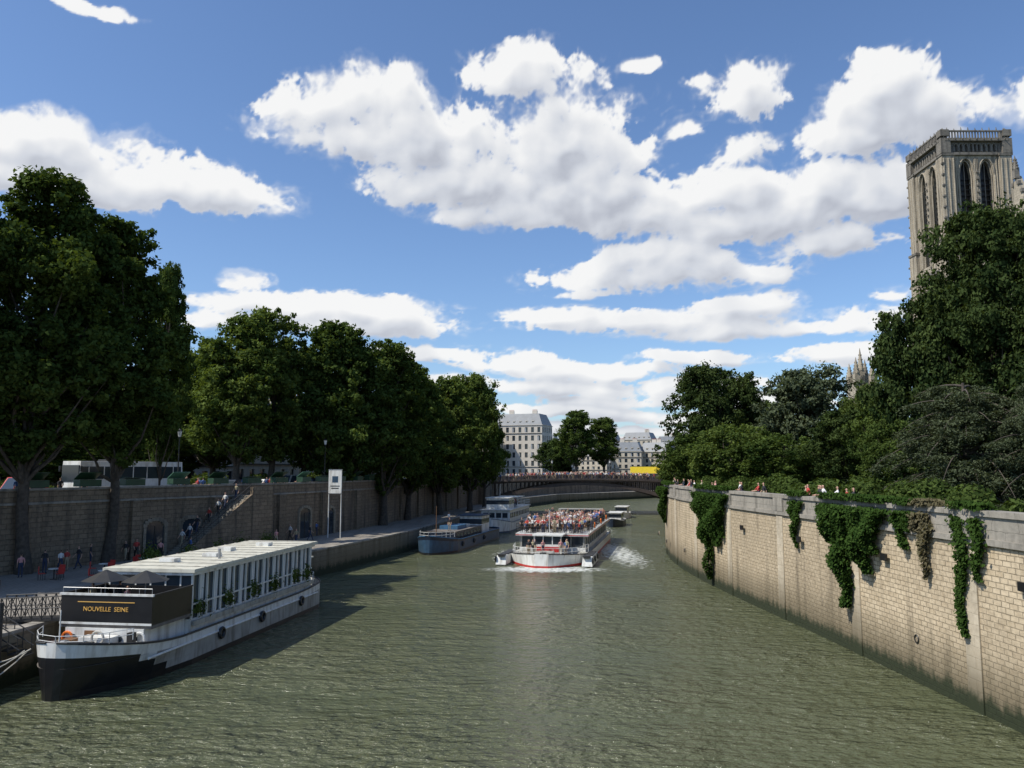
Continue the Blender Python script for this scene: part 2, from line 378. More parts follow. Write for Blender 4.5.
def foam(cx,cy,rx,ry,th):
    dx=mathn(nt2,'DIVIDE',mathn(nt2,'SUBTRACT',sp.outputs[0],cx),rx); dy=mathn(nt2,'DIVIDE',mathn(nt2,'SUBTRACT',sp.outputs[1],cy),ry)
    q=mathn(nt2,'ADD',mathn(nt2,'MULTIPLY',dx,dx),mathn(nt2,'MULTIPLY',dy,dy))
    return mathn(nt2,'SUBTRACT',th,q)
fo=mathn(nt2,'MAXIMUM',mathn(nt2,'MAXIMUM',foam(3.4,82.6,6.6,3.0,1.3),foam(13.0,98,3.2,19,.95)),mathn(nt2,'MAXIMUM',foam(-.6,95,2.4,12,.8),foam(15,146,4.5,32,.6)))
fo=mathn(nt2,'ADD',fo,mathn(nt2,'MULTIPLY',mathn(nt2,'SUBTRACT',na,.5),3.4))
fm=maprange(nt2,fo,.45,1.1,0,.85,True)
wc=mixc(nt2,fm,wc,(.7,.72,.68))
nt2.links.new(wc,b.inputs['Base Color']); nt2.links.new(maprange(nt2,fm,0,1,.13,.7),b.inputs['Roughness']); b.inputs['IOR'].default_value=1.33
M['water']=m
mb=MB(); mb.quad((-3000,-400,0),(3000,-400,0),(3000,4000,0),(-3000,4000,0),'water'); mb.obj('river_water')

# ---------------------------------------------------------------- banks
RW=[(20.2,-60),(19.6,20),(19.5,31),(19.1,42),(18.6,52),(17.9,62),(17.4,72),(17.3,82),(17.9,92),(18.9,100),(21,106),(25,122),(30,150),(35,178),(41,210),(52,260),(80,320),(140,390),(260,470)]
RWY=[p[1] for p in RW[:12]]; RWX=[p[0] for p in RW[:12]]
RZ=7.3
RWr=RW[::-1]
mb=MB()
band(mb,RWr,0,1.0,-1,6.95,'wallR')
band(mb,RWr,.14,1.0,6.95,7.2,'coping')
band(mb,RWr,.02,.55,7.2,8.1,'coping')
band(mb,RWr,.12,.65,8.1,8.34,'coping')
mb.obj('river_wall')
mb=MB()
s=84.0
while s<170:
    (x,y),(dx,dy)=along(RW,s); a=math.atan2(dy,dx)-math.pi/2
    mb.box((x,y,3.42),(.14,1.0,6.9),'quoin',a)
    mb.box((x-.05,y,7.65),(.22,1.5,.88),'coping',a)
    mb.box((x-.09,y+4.5,2.2),(.1,.35,.35),'quoin',a); mb.torus((x-.2,y+4.5,2.05),.18,.03,'dark','x',12,5)
    mb.box((x-.05,y-3.6,5.6),(.12,.5,.35),'black',a)
    s+=10.5
mb.obj('wall_pilasters')
mb=MB(); mb.poly([(x+.9,y,RZ) for x,y in RW]+[(3000,900,RZ),(3000,-60,RZ)],'grass'); mb.obj('garden_ground')

LQ=[(-27,-60),(-25.2,0),(-23.8,34),(-22.2,50),(-21.0,62),(-19.8,72),(-17.6,80),(-14.6,92),(-12.6,101),(-9.5,122),(-6.5,150),(-4,178),(2,215),(14,250),(50,290),(110,350),(230,430)]
LW=[(-62,-60),(-58,0),(-46,40),(-37.5,58),(-33.5,67),(-24.5,87),(-20,105),(-14,140),(-8,176),(-2,216),(10,254),(45,298),(105,360),(225,440)]
QZ=2.4; SZ=7.5
mb=MB()
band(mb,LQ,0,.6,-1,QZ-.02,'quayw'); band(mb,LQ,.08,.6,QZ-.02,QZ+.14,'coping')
mb.obj('quay_edge_wall')
mb=MB(); mb.poly([(x-.5,y,QZ) for x,y in LQ]+[(x-.6,y,QZ) for x,y in LW[::-1]],'paving'); mb.obj('lower_quay_pavement')
mb=MB()
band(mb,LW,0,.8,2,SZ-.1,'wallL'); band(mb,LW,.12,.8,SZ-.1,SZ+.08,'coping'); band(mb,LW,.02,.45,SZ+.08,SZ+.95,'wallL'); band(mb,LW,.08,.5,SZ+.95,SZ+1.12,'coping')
s=60
while s<240:
    (x,y),(dx,dy)=along(LW,s); a=math.atan2(dy,dx)-math.pi/2
    mb.box((x+.05*dy,y-.05*dx,(QZ+SZ-.1)/2),(.6,1.1,SZ-.1-QZ),'wallL',a); s+=9.3
mb.obj('upper_quay_wall')
mb=MB(); mb.poly([(x-.6,y,SZ) for x,y in LW]+[(600,800,SZ),(3000,2500,SZ),(3000,3900,SZ),(-3000,3900,SZ),(-3000,-60,SZ)],'asphalt'); mb.obj('street_ground')
mb=MB(); band(mb,offpts(LW,-.85),0,3.5,SZ,SZ+.13,'paving'); mb.obj('street_pavement')
mb=MB()
for s,w,hh in ((101,1.6,1.3),(107,1.4,2.1),(110.5,1.0,2.4),(116,1.6,1.4),(136.5,2.0,2.7),(140.5,2.0,2.7),(144.5,2.0,2.7),(150,1.4,1.4),(158,2.4,2.8),(164,2.2,2.6)):
    (x,y),(dx,dy)=along(LW,s); a=math.atan2(dy,dx)-math.pi/2; nx,ny=dy,-dx
    zb_=QZ if hh>1.8 else QZ+1.6
    mb.box((x+.02*nx,y+.02*ny,zb_+hh/2),(.08,w,hh),'glass',a)
    for t in(-1,1): mb.box((x+.08*nx+dx*t*(w/2+.15),y+.08*ny+dy*t*(w/2+.15),zb_+hh/2),(.22,.3,hh),'quayw',a)
    K=8
    for i in range(K):
        t=math.pi*(i+.5)/K; rr=w/2+.15
        mb.box((x+.08*nx+dx*rr*math.cos(t),y+.08*ny+dy*rr*math.cos(t),zb_+hh+rr*.5*math.sin(t)),(.22,.42,.3),'quayw',a)
    mb.box((x+.06*nx,y+.06*ny,zb_+hh/2),(.08,.08,hh),'dark',a)
    mb.box((x+.02*nx,y+.02*ny,zb_+hh+.18),(.08,w*.8,.4),'glass',a)
mb.obj('quay_vault_doors')
mb=MB()
nst=30; run=8.5; z0,z1=QZ,SZ
dv=Vector((9,20)).normalized(); nv=Vector((dv.y,-dv.x)); a=math.atan2(dv.y,dv.x)-math.pi/2
st0=Vector((-33.5,67))+dv*6.0
for i in range(nst):
    p=st0+dv*(run*(i+.5)/nst)+nv*1.1
    hh=(z1-z0)*(i+1)/nst
    mb.box((p.x,p.y,z0+hh/2),(1.8,run/nst,hh),'coping',a)
def slp(pA,pB,zA,zB,zt,w,k):
    o=nv*w
    A0=(pA.x,pA.y);B0=(pB.x,pB.y);A1=(pA.x+o.x,pA.y+o.y);B1=(pB.x+o.x,pB.y+o.y)
    mb.add([(*A0,z0),(*B0,z0),(*B1,z0),(*A1,z0),(*A0,zA+zt),(*B0,zB+zt),(*B1,zB+zt),(*A1,zA+zt)],[(0,1,2,3),(4,5,6,7),(0,1,5,4),(1,2,6,5),(2,3,7,6),(3,0,4,7)],k)
slp(st0+nv*2.0,st0+nv*2.0+dv*run,z0,z1,.12,.25,'wallL')
for i in range(0,nst+1,3):
    p=st0+dv*(run*i/nst)+nv*2.1; zz=z0+(z1-z0)*i/nst; mb.cyl((p.x,p.y,zz),(p.x,p.y,zz+1.05),.03,.03,'dark',5)
pA=st0+nv*2.1; pB=pA+dv*run
for hh in(.6,1.05): mb.cyl((pA.x,pA.y,z0+hh),(pB.x,pB.y,z1+hh),.03,.03,'dark',5)
pl=st0+dv*(run+1.5)+nv*1.1; mb.box((pl.x,pl.y,(z0+z1)/2),(1.8,3,z1-z0-.005),'wallL',a)
pl=st0+dv*(run+1.5)+nv*2.15; mb.box((pl.x,pl.y,(z0+z1)/2+.42),(.32,3.0,z1-z0+.85),'wallL',a)
mb.obj('stone_staircase')

# ---------------------------------------------------------------- foliage
def quadmesh(name,V,Fq,mi,tint,mats,smooth=None):
    me=bpy.data.meshes.new(name); nv=len(V); nf=len(Fq)
    me.vertices.add(nv); me.vertices.foreach_set('co',V.astype(np.float32).ravel())
    me.loops.add(nf*4); me.loops.foreach_set('vertex_index',Fq.astype(np.int32).ravel())
    me.polygons.add(nf); me.polygons.foreach_set('loop_start',np.arange(0,nf*4,4,dtype=np.int32))
    me.polygons.foreach_set('material_index',mi.astype(np.int32))
    for k in mats: me.materials.append(M[k])
    at=me.attributes.new('tint','FLOAT','POINT'); at.data.foreach_set('value',tint.astype(np.float32))
    me.update(calc_edges=True)
    return me
def leafquads(r,C,Nn,L,asp=.62):
    n=len(C); t=r.normal(size=(n,3)); Nn=Nn/np.linalg.norm(Nn,axis=1,keepdims=True)
    t-=Nn*np.sum(t*Nn,1,keepdims=True); t/=np.linalg.norm(t,axis=1,keepdims=True)+1e-9; b=np.cross(Nn,t)
    L=L[:,None]
    V=np.stack([C-t*L,C+b*L*asp-t*L*.1,C+t*L,C-b*L*asp-t*L*.1],1).reshape(-1,3)
    return V,np.arange(4*n).reshape(-1,4)
def tube(pts,rad,n=7):
    pts=np.array(pts,float); V=[];Fs=[]
    for i,p in enumerate(pts):
        d=pts[min(i+1,len(pts)-1)]-pts[max(i-1,0)]; d/=np.linalg.norm(d)+1e-9
        a=np.cross(d,[.3,.9,.1]); a/=np.linalg.norm(a)+1e-9; b=np.cross(d,a)
        for j in range(n):
            t=2*math.pi*j/n; V.append(p+rad[i]*(a*math.cos(t)+b*math.sin(t)))
    for i in range(len(pts)-1):
        for j in range(n): Fs.append((i*n+j,i*n+(j+1)%n,(i+1)*n+(j+1)%n,(i+1)*n+j))
    return np.array(V),np.array(Fs)
def envelope(shape,t):
    if shape=='tall': return (np.minimum(1,(t/.28))**.55)*(np.clip((1-t)/.72,0,1)**.42)
    if shape=='round': return np.sqrt(np.clip(1-(2*t-1)**2,0,1))**.7
    return (np.minimum(1,t/.30)**.5)*(np.clip((1-t)/.70,0,1)**.33)
def tree_mesh(name,seed,H,zb,R,shape,ncl,nleaf,ls,leaf,crf=(.17,.34)):
    r=np.random.default_rng(seed)
    VV=[];FF=[];MI=[];TT=[];off=0
    def put(V,Fs,m,t):
        nonlocal off
        VV.append(V);FF.append(Fs+off);MI.append(np.full(len(Fs),m));TT.append(t if hasattr(t,'__len__') else np.full(len(V),t)); off+=len(V)
    ph=r.uniform(0,6.28,6)
    def cen(z): return np.array([.35*math.sin(z*.16+ph[0]),.35*math.cos(z*.13+ph[1]),0])*min(1,z/4)
    tz=np.linspace(0,H*.85,12); tr=R*.062+.1
    put(*tube([cen(z)+[0,0,z] for z in tz],[tr*(1.35 if i==0 else 1)*(1-.88*z/(H*.85)) for i,z in enumerate(tz)],9),0,0)
    t=r.beta(1.1,1.1,ncl); ang=r.uniform(0,6.283,ncl)
    lob=1+.16*np.sin(3*ang+ph[2]+4*t)+.11*np.sin(5*ang-ph[3]-9*t)+r.normal(0,.10,ncl)
    rad=envelope(shape,t)*R*(.22+.70*np.sqrt(r.uniform(0,1,ncl)))*lob
    z=zb+t*(H-zb)
    cc=np.stack([rad*np.cos(ang),rad*np.sin(ang),z],1)+np.array([cen(q) for q in z])
    cr=R*r.uniform(crf[0],crf[1],ncl)*(.7+.3*envelope(shape,t))
    cc[:,2]=np.minimum(cc[:,2],H-cr*.5)
    idx=r.permutation(ncl)[:min(ncl,40)]
    for i in idx:
        c=cc[i]; z0=max(zb*.72,c[2]-R*r.uniform(.5,1.1)-rad[i]*.35); z0=min(z0,H*.78)
        p0=cen(z0)+[0,0,z0]; mid=(p0+c)/2+np.array([0,0,-.08*rad[i]])+r.normal(0,.25,3)
        r0=tr*.42*(1-.6*z0/H); put(*tube([p0,(p0+mid)/2+r.normal(0,.1,3),mid,(mid+c)/2,c],[r0,r0*.85,r0*.6,r0*.4,r0*.12],5),0,0)
    wgt=cr**2; wgt/=wgt.sum(); cnt=np.maximum(20,(wgt*nleaf).astype(int))
    for i in range(ncl):
        n=cnt[i]; d=r.normal(size=(n,3)); d/=np.linalg.norm(d,axis=1,keepdims=True)
        ns=10; sd_=r.normal(size=(ns,3)); sd_/=np.linalg.norm(sd_,axis=1,keepdims=True)
        sc=sd_*cr[i]*r.uniform(.45,1.15,(ns,1))*np.array([1,1,.85]); k=r.integers(0,ns,n); sr=cr[i]*r.uniform(.22,.6,ns)[k]
        Pp=cc[i]+sc[k]+d*(sr*r.uniform(.1,1.15,n)**.6)[:,None]*np.array([1.1,1.1,.75])
        nn=d*.7+r.normal(0,.6,(n,3))+[0,0,.45]
        L=ls*r.uniform(.55,1.3,n)
        V,Fq=leafquads(r,Pp,nn,L)
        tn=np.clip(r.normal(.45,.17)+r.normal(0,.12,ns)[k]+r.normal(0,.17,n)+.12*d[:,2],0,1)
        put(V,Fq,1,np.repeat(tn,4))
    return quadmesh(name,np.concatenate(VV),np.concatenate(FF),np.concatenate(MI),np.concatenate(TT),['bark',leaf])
def cedar_mesh(name,seed,H,R,nlev,leaf,ls=.22):
    r=np.random.default_rng(seed); VV=[];FF=[];MI=[];TT=[];off=0
    def put(V,Fs,m,t):
        nonlocal off
        VV.append(V);FF.append(Fs+off);MI.append(np.full(len(Fs),m));TT.append(t if hasattr(t,'__len__') else np.full(len(V),t)); off+=len(V)
    put(*tube([[0,0,z] for z in np.linspace(0,H*.9,8)],[.55*(1-.85*z/8) for z in range(8)],9),0,0)
    for l in range(nlev):
        lz=H*(.12+.80*l/nlev); rl=R*(1-.52*(l/nlev)**2.2)
        nb_=7; a0=r.uniform(0,6.28)
        for k in range(nb_):
            z=lz+r.normal(0,.45); a=a0+6.283*k/nb_+r.normal(0,.25); ln=rl*r.uniform(.6,1.15); rise=r.uniform(.25,.5); dr=r.uniform(.45,.85)
            pts=[]
            for q in np.linspace(0,1,7): pts.append([ln*q*math.cos(a),ln*q*math.sin(a),z+ln*(rise*q-dr*q*q)])
            put(*tube(pts,list(np.linspace(.14,.02,7)),5),0,0)
            # sprays: drooping secondary twigs along each bough
            for j in range(15):
                q=r.uniform(.3,1.0); sd=r.choice([-1,1])*r.uniform(.2,1)*(.34*ln*(1.15-q)+.35)
                bx=ln*q*math.cos(a)-sd*math.sin(a); by=ln*q*math.sin(a)+sd*math.cos(a); bz=z+ln*(rise*q-dr*q*q)-abs(sd)*.18
                n=110; e=r.exponential(.45,n); cx=r.normal(0,.33,n); cy=r.normal(0,.33,n)
                V,Fq=leafquads(r,np.stack([bx+cx,by+cy,bz-e*.75+.12-.35*(cx**2+cy**2)],1),r.normal(0,.5,(n,3))+[0,0,.9],ls*r.uniform(.5,1.2,n),.38)
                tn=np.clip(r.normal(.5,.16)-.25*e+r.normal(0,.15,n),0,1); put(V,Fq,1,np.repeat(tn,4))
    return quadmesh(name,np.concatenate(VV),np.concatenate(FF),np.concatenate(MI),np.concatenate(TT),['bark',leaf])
TM={}
TM['A1']=(tree_mesh('tall_plane_a',1,28,8.5,6.0,'tall',140,80000,.20,'leafD'),28,6.0)
TM['A2']=(tree_mesh('tall_plane_b',2,28,9.0,5.8,'tall',130,74000,.20,'leafD'),28,5.8)
TM['B1']=(tree_mesh('plane_a',3,26,5.0,7.0,'oval',130,48000,.26,'leafM'),26,7.0)
TM['B2']=(tree_mesh('plane_b',4,26,5.5,7.0,'oval',125,48000,.26,'leafD'),26,7.0)
TM['B3']=(tree_mesh('plane_c',5,26,5,7.0,'oval',125,46000,.26,'leafM'),26,7.0)
TM['C1']=(tree_mesh('round_a',6,18,1.8,7.5,'round',130,48000,.26,'leafM',(.20,.34)),18,7.5)
TM['C2']=(tree_mesh('round_b',8,16,1.8,7.0,'round',120,44000,.25,'leafG',(.20,.34)),16,7.0)
TM['C3']=(tree_mesh('round_c',9,12,1.0,6.0,'round',100,34000,.22,'leafM',(.20,.34)),12,6.0)
TM['C5']=(tree_mesh('round_e',29,12,1.0,6.0,'round',100,34000,.22,'leafD',(.20,.34)),12,6.0)
TM['C4']=(tree_mesh('round_d',19,18,1.8,7.5,'round',130,50000,.26,'leafE',(.20,.34)),18,7.5)
TM['E']=(tree_mesh('big_dark',10,22,1.5,9.5,'oval',210,110000,.19,'leafE',(.14,.26)),22,9.5)
TM['K']=(cedar_mesh('cedar',11,15,9,10,'leafG',.17),15,9)
def tree(var,u,Y,topv,wpx,zbase,name='plane_tree',rot=None):
    me,H,R=TM[var]; p=P(u,470,Y); top=P(u,topv,Y).z
    o=bpy.data.objects.new(name,me); S.collection.objects.link(o)
    sz=(top-zbase)/H; sx=(wpx/F*Y/2)/R*.92
    o.location=(p.x,Y,zbase-.05); o.scale=(sx,sx,sz); o.rotation_euler=(0,0,random.uniform(0,6.28) if rot is None else rot); return o
tree('A1',30,60,178,180,QZ); tree('A2',112,67,226,148,QZ); tree('A2',-60,56,190,150,QZ); tree('A1',-150,50,170,170,QZ)
tree('A2',160,80,268,56,QZ)
tree('B1',236,96,316,108,SZ); tree('B1',270,101,312,96,SZ); tree('B3',212,112,350,96,SZ)
tree('B2',335,106,324,110,QZ); tree('B2',384,112,344,106,QZ); tree('B3',305,120,350,84,SZ); tree('B2',408,124,364,88,QZ)
tree('B1',440,138,378,86,QZ); tree('B3',470,150,376,70,QZ); tree('B1',420,150,382,80,SZ);tree('B2',484,166,388,42,QZ); tree('B3',455,160,384,70,SZ)
for i,(u,Y,tv,w) in enumerate([(10,105,395,120),(75,112,400,110),(140,118,390,110),(190,128,378,100),(-60,100,390,120),(330,150,400,90),(385,160,395,80),(440,175,400,60),(40,90,425,110),(150,100,425,90)]):
    tree(('B3','B1','B1')[i%3],u,Y,tv,w,SZ)
# right bank
tree('C4',716,125,368,96,RZ,'chestnut_tree'); tree('C2',812,112,373,104,RZ,'linden_tree'); tree('C1',762,150,404,80,RZ,'chestnut_tree')
tree('C3',735,98,428,90,RZ,'garden_tree'); tree('C5',698,110,434,72,RZ,'garden_tree'); tree('C5',788,92,436,96,RZ,'garden_tree'); tree('C1',874,104,390,64,RZ,'chestnut_tree')
tree('C4',852,85,412,84,RZ,'linden_tree'); tree('C5',892,80,398,86,RZ,'garden_tree'); tree('C3',684,118,450,54,RZ,'garden_tree')
tree('E',1003,66,212,196,RZ,'holm_oak_tree',1.0); tree('E',1100,62,190,190,RZ,'holm_oak_tree',3.0); tree('C4',935,70,300,108,RZ,'holm_oak_tree',2.0)
tree('K',968,52,368,190,RZ,'cedar_tree'); tree('K',1060,48,350,170,RZ,'cedar_tree',1.0)
tree('C5',900,66,424,80,RZ,'garden_tree')
tree('B2',577,300,411,46,SZ,'distant_tree'); tree('B2',604,310,418,40,SZ,'distant_tree'); tree('C4',558,320,440,40,SZ,'distant_tree')
def leafblob_obj(name,C,Nn,L,leaf,seed,extra=None):
    r=np.random.default_rng(seed); V,Fq=leafquads(r,C,Nn,L); tn=np.clip(r.normal(.45,.2,len(C)),0,1)
    me=quadmesh(name,V,Fq,np.zeros(len(Fq)),np.repeat(tn,4),[leaf]); o=bpy.data.objects.new(name,me); S.collection.objects.link(o); return o
r=np.random.default_rng(5); CC=[];NN_=[];LL=[]
for i in range(30):
    y=r.uniform(36,104); x=float(np.interp(y,RWY,RWX))+4.0+r.uniform(0,3.5); R_=r.uniform(.6,1.4); n=int(900*R_*R_)
    d=r.normal(size=(n,3)); d/=np.linalg.norm(d,axis=1,keepdims=True)
    CC.append(np.array([x,y,RZ+R_*.7])+d*R_*(r.uniform(.4,1.1,n)**.6)[:,None]*np.array([1,1.2,.9])); NN_.append(d+r.normal(0,.5,(n,3))); LL.append(.13*r.uniform(.6,1.3,n))
leafblob_obj('garden_shrubs',np.concatenate(CC),np.concatenate(NN_),np.concatenate(LL),'leafD',3)
n=16000; ss_=r.uniform(70,230,n)
lwA=np.array(offpts(LW,-15)); cum=np.concatenate([[0],np.cumsum([math.dist(a,b) for a,b in zip(LW[:-1],LW[1:])])])
hx=np.interp(ss_,cum,lwA[:,0]);hy=np.interp(ss_,cum,lwA[:,1])
leafblob_obj('street_hedge',np.stack([hx+r.normal(0,.6,n),hy,SZ+r.uniform(0,1,n)**.6*(1.2+.6*np.sin(ss_*.4)+.4*np.sin(ss_*1.7))],1),r.normal(0,.6,(n,3))+[.5,-.2,.6],.24*r.uniform(.6,1.3,n),'leafM',9)
def ivy(name,y0,y1,zbot,n,leaf,seed,strands=6,thick=.55,ztop=8.5):
    r=np.random.default_rng(seed)
    xs=lambda y: np.interp(y,RWY,RWX)
    yc=np.linspace(y0,y1,strands)+r.normal(0,.2,strands); wid=(y1-y0)/strands*.70+.10
    mid=(y0+y1)/2; half=(y1-y0)/2+.2
    ln=(ztop-zbot)*np.clip(1-.80*np.abs((yc-mid)/half)**1.5,.15,1)*r.uniform(.55,1.05,strands); ln[strands//2]=ztop-zbot
    k=r.choice(strands,n,p=ln/ln.sum()); q=r.uniform(0,1,n)**1.15
    y=yc[k]+r.normal(0,1,n)*wid*.6*(1-.72*q)+.2*np.sin(q*9+k)
    z=ztop-ln[k]*q
    bulge=thick*(.30+.70*np.sin(np.clip(q*2.2+.5,0,3.14)))*(1+.35*np.sin(z*2.1+k))
    x=xs(y)-.12-bulge*r.uniform(0,1,n)
    top=z>8.0; x=np.where(top,xs(y)+r.uniform(-.4,.5,n),x); z=np.where(top,8.34+r.uniform(0,.3,n),z)
    leafblob_obj(name,np.stack([x,y,z],1),r.normal(0,.5,(n,3))+[-.9,0,.5],.10*r.uniform(.5,1.4,n),leaf,seed)
ivy('hanging_ivy',66,75,.6,26000,'leafI',1,9,.8)
ivy('hanging_ivy',41.5,48,2.4,28000,'leafI',2,8,.8)
ivy('hanging_ivy',36.9,38.4,5.0,2200,'leafV',3,6,.26)
ivy('hanging_ivy',38.6,40.4,6.2,3200,'leafI',14,4,.35)
ivy('hanging_ivy',33.4,34.5,3.0,3200,'leafI',6,2,.22)
ivy('hanging_ivy',51.8,53.2,5.0,2600,'leafI',7,3,.25)
ivy('hanging_ivy',92,101,3.8,14000,'leafI',8,7,.8)

# ---------------------------------------------------------------- people
def skin_person(pose):
    if pose=='stand': leg=[((.09,0,.9),(.10,-.02,.5),(.10,.01,.09),(.12,-.15,.035))]*2; arm=[((.18,0,1.40),(.23,.03,1.12),(.22,-.07,.87),(.21,-.12,.78))]*2
    elif pose=='walk':
        leg=[((.09,0,.9),(.10,-.16,.52),(.10,-.28,.1),(.12,-.43,.05)),((.09,0,.9),(.10,.06,.5),(.10,.32,.14),(.12,.2,.035))]
        arm=[((.18,0,1.40),(.23,.12,1.14),(.22,.08,.88),(.21,.04,.8)),((.18,0,1.40),(.23,-.06,1.13),(.22,-.24,.95),(.21,-.31,.9))]
    elif pose=='lean': leg=[((.09,0,.9),(.10,-.02,.5),(.10,.01,.09),(.12,-.15,.035))]*2; arm=[((.18,-.06,1.36),(.24,-.22,1.12),(.16,-.44,1.08),(.12,-.5,1.1))]*2
    elif pose=='photo': leg=[((.09,0,.9),(.10,-.02,.5),(.10,.01,.09),(.12,-.15,.035))]*2; arm=[((.18,0,1.40),(.25,-.15,1.18),(.10,-.32,1.5),(.06,-.36,1.56))]*2
    else: leg=[((.09,-.02,.9),(.12,-.42,.93),(.12,-.45,.5),(.13,-.6,.455))]*2; arm=[((.18,0,1.40),(.23,-.02,1.14),(.18,-.25,1.03),(.12,-.33,1.0))]*2
    V=[(0,0,.95),(0,0,1.1),(0,-.01,1.3),(0,0,1.45),(0,0,1.53),(0,-.012,1.62),(0,0,1.71)]
    R=[(.135,.105),(.12,.095),(.155,.105),(.07,.065),(.05,.05),(.072,.085),(.066,.078)]
    E=[(0,1),(1,2),(2,3),(3,4),(4,5),(5,6)]; reg=['t','s','s','k','k','h']
    for sgn,a in zip((1,-1),arm):
        o=len(V)
        for p,rr in zip(a,(.056,.042,.029,.034)): V.append((p[0]*sgn,p[1],p[2])); R.append((rr,rr))
        V.append((a[3][0]*sgn*.98,a[3][1]-.03,a[3][2]-.07)); R.append((.018,.022))
        V.append((a[3][0]*sgn-.03*sgn,a[3][1]-.045,a[3][2]-.01)); R.append((.011,.011))
        E+=[(2,o),(o,o+1),(o+1,o+2),(o+2,o+3),(o+3,o+4),(o+3,o+5)]; reg+=['s','s','k','k','k','k']
    for sgn,a in zip((1,-1),leg):
        o=len(V)
        for p,rr in zip(a,(.088,.062,.042,.036)): V.append((p[0]*sgn,p[1],p[2])); R.append((rr,rr))
        E+=[(0,o),(o,o+1),(o+1,o+2),(o+2,o+3)]; reg+=['t','t','t','b']
    me=bpy.data.meshes.new('p'); me.from_pydata(V,E,[]); ob=bpy.data.objects.new('p',me); S.collection.objects.link(ob)
    ob.modifiers.new('sk','SKIN'); sv=me.skin_vertices[0].data
    for i,rr in enumerate(R): sv[i].radius=rr
    sv[0].use_root=True
    sb=ob.modifiers.new('ss','SUBSURF'); sb.levels=1; sb.render_levels=1
    dg=bpy.context.evaluated_depsgraph_get(); em=ob.evaluated_get(dg).to_mesh()
    vs=[v.co.copy() for v in em.vertices]; fs=[list(p.vertices) for p in em.polygons]
    out=[]
    for f in fs:
        c=sum((vs[i] for i in f),Vector())/len(f); best=9;br='s'
        for (a,b),rg in zip(E,reg):
            A=Vector(V[a]);B=Vector(V[b]); t=max(0,min(1,(c-A).dot(B-A)/((B-A).length_squared))); q=(c-(A+(B-A)*t)).length-max(R[a][0]*(1-t)+R[b][0]*t,0)
            if q<best: best=q;br=rg
        if br in 'hk' and c.z>1.56: br='h' if (c.z>1.69 or c.y>.015) else 'k'
        elif br=='h': br='k'
        out.append(br)
    ob.evaluated_get(dg).to_mesh_clear(); bpy.data.objects.remove(ob)
    def bx(c,d,rg):
        o=len(vs); x,y,z=[q/2 for q in d]
        for s1 in((-x,-y,-z),(x,-y,-z),(x,y,-z),(-x,y,-z),(-x,-y,z),(x,-y,z),(x,y,z),(-x,y,z)): vs.append(Vector((c[0]+s1[0],c[1]+s1[1],c[2]+s1[2])))
        for f in ((3,2,1,0),(4,5,6,7),(0,1,5,4),(1,2,6,5),(2,3,7,6),(3,0,4,7)): fs.append([o+q for q in f]); out.append(rg)
    bx((0,-.1,1.625),(.02,.03,.035),'k')
    for sg in(-1,1): bx((sg*.03,-.088,1.645),(.018,.008,.01),'h'); bx((sg*.072,0,1.63),(.014,.03,.05),'k')
    bx((0,-.088,1.59),(.035,.006,.008),'s')
    return np.array([tuple(v) for v in vs]),fs,out
PM={k:skin_person(k) for k in('stand','walk','lean','photo','sit')}
PMATS=['skin','hair','s0','s1','s2','s3','s4','s5','t0','t1','black']
def crowd(name,people,parent=None,loc=(0,0,0),rz=0):
    V=[];Fs=[];mi=[];off=0
    for pose,p,yaw in people:
        vs,fs,rg=PM[pose]; k=random.uniform(.92,1.05); c,s=math.cos(yaw),math.sin(yaw)
        R=np.array([[c,-s,0],[s,c,0],[0,0,1]]); q=(vs*k)@R.T+np.array(p)
        V.append(q); sh=random.choice([2,2,3,4,5,5,6,7]); tr=random.choice([8,8,9,10])
        mp={'k':0,'h':1,'s':sh,'t':tr,'b':10}
        for f,g_ in zip(fs,rg): Fs.append([i+off for i in f]); mi.append(mp[g_])
        off+=len(vs)
    me=bpy.data.meshes.new(name); me.from_pydata(np.concatenate(V).tolist(),[],Fs)
    for k in PMATS: me.materials.append(M[k])
    me.polygons.foreach_set('material_index',mi); me.polygons.foreach_set('use_smooth',[True]*len(mi)); me.update()
    o=bpy.data.objects.new(name,me); S.collection.objects.link(o); o.location=loc; o.rotation_euler=(0,0,rz)
    if parent: o.parent=parent
    return o

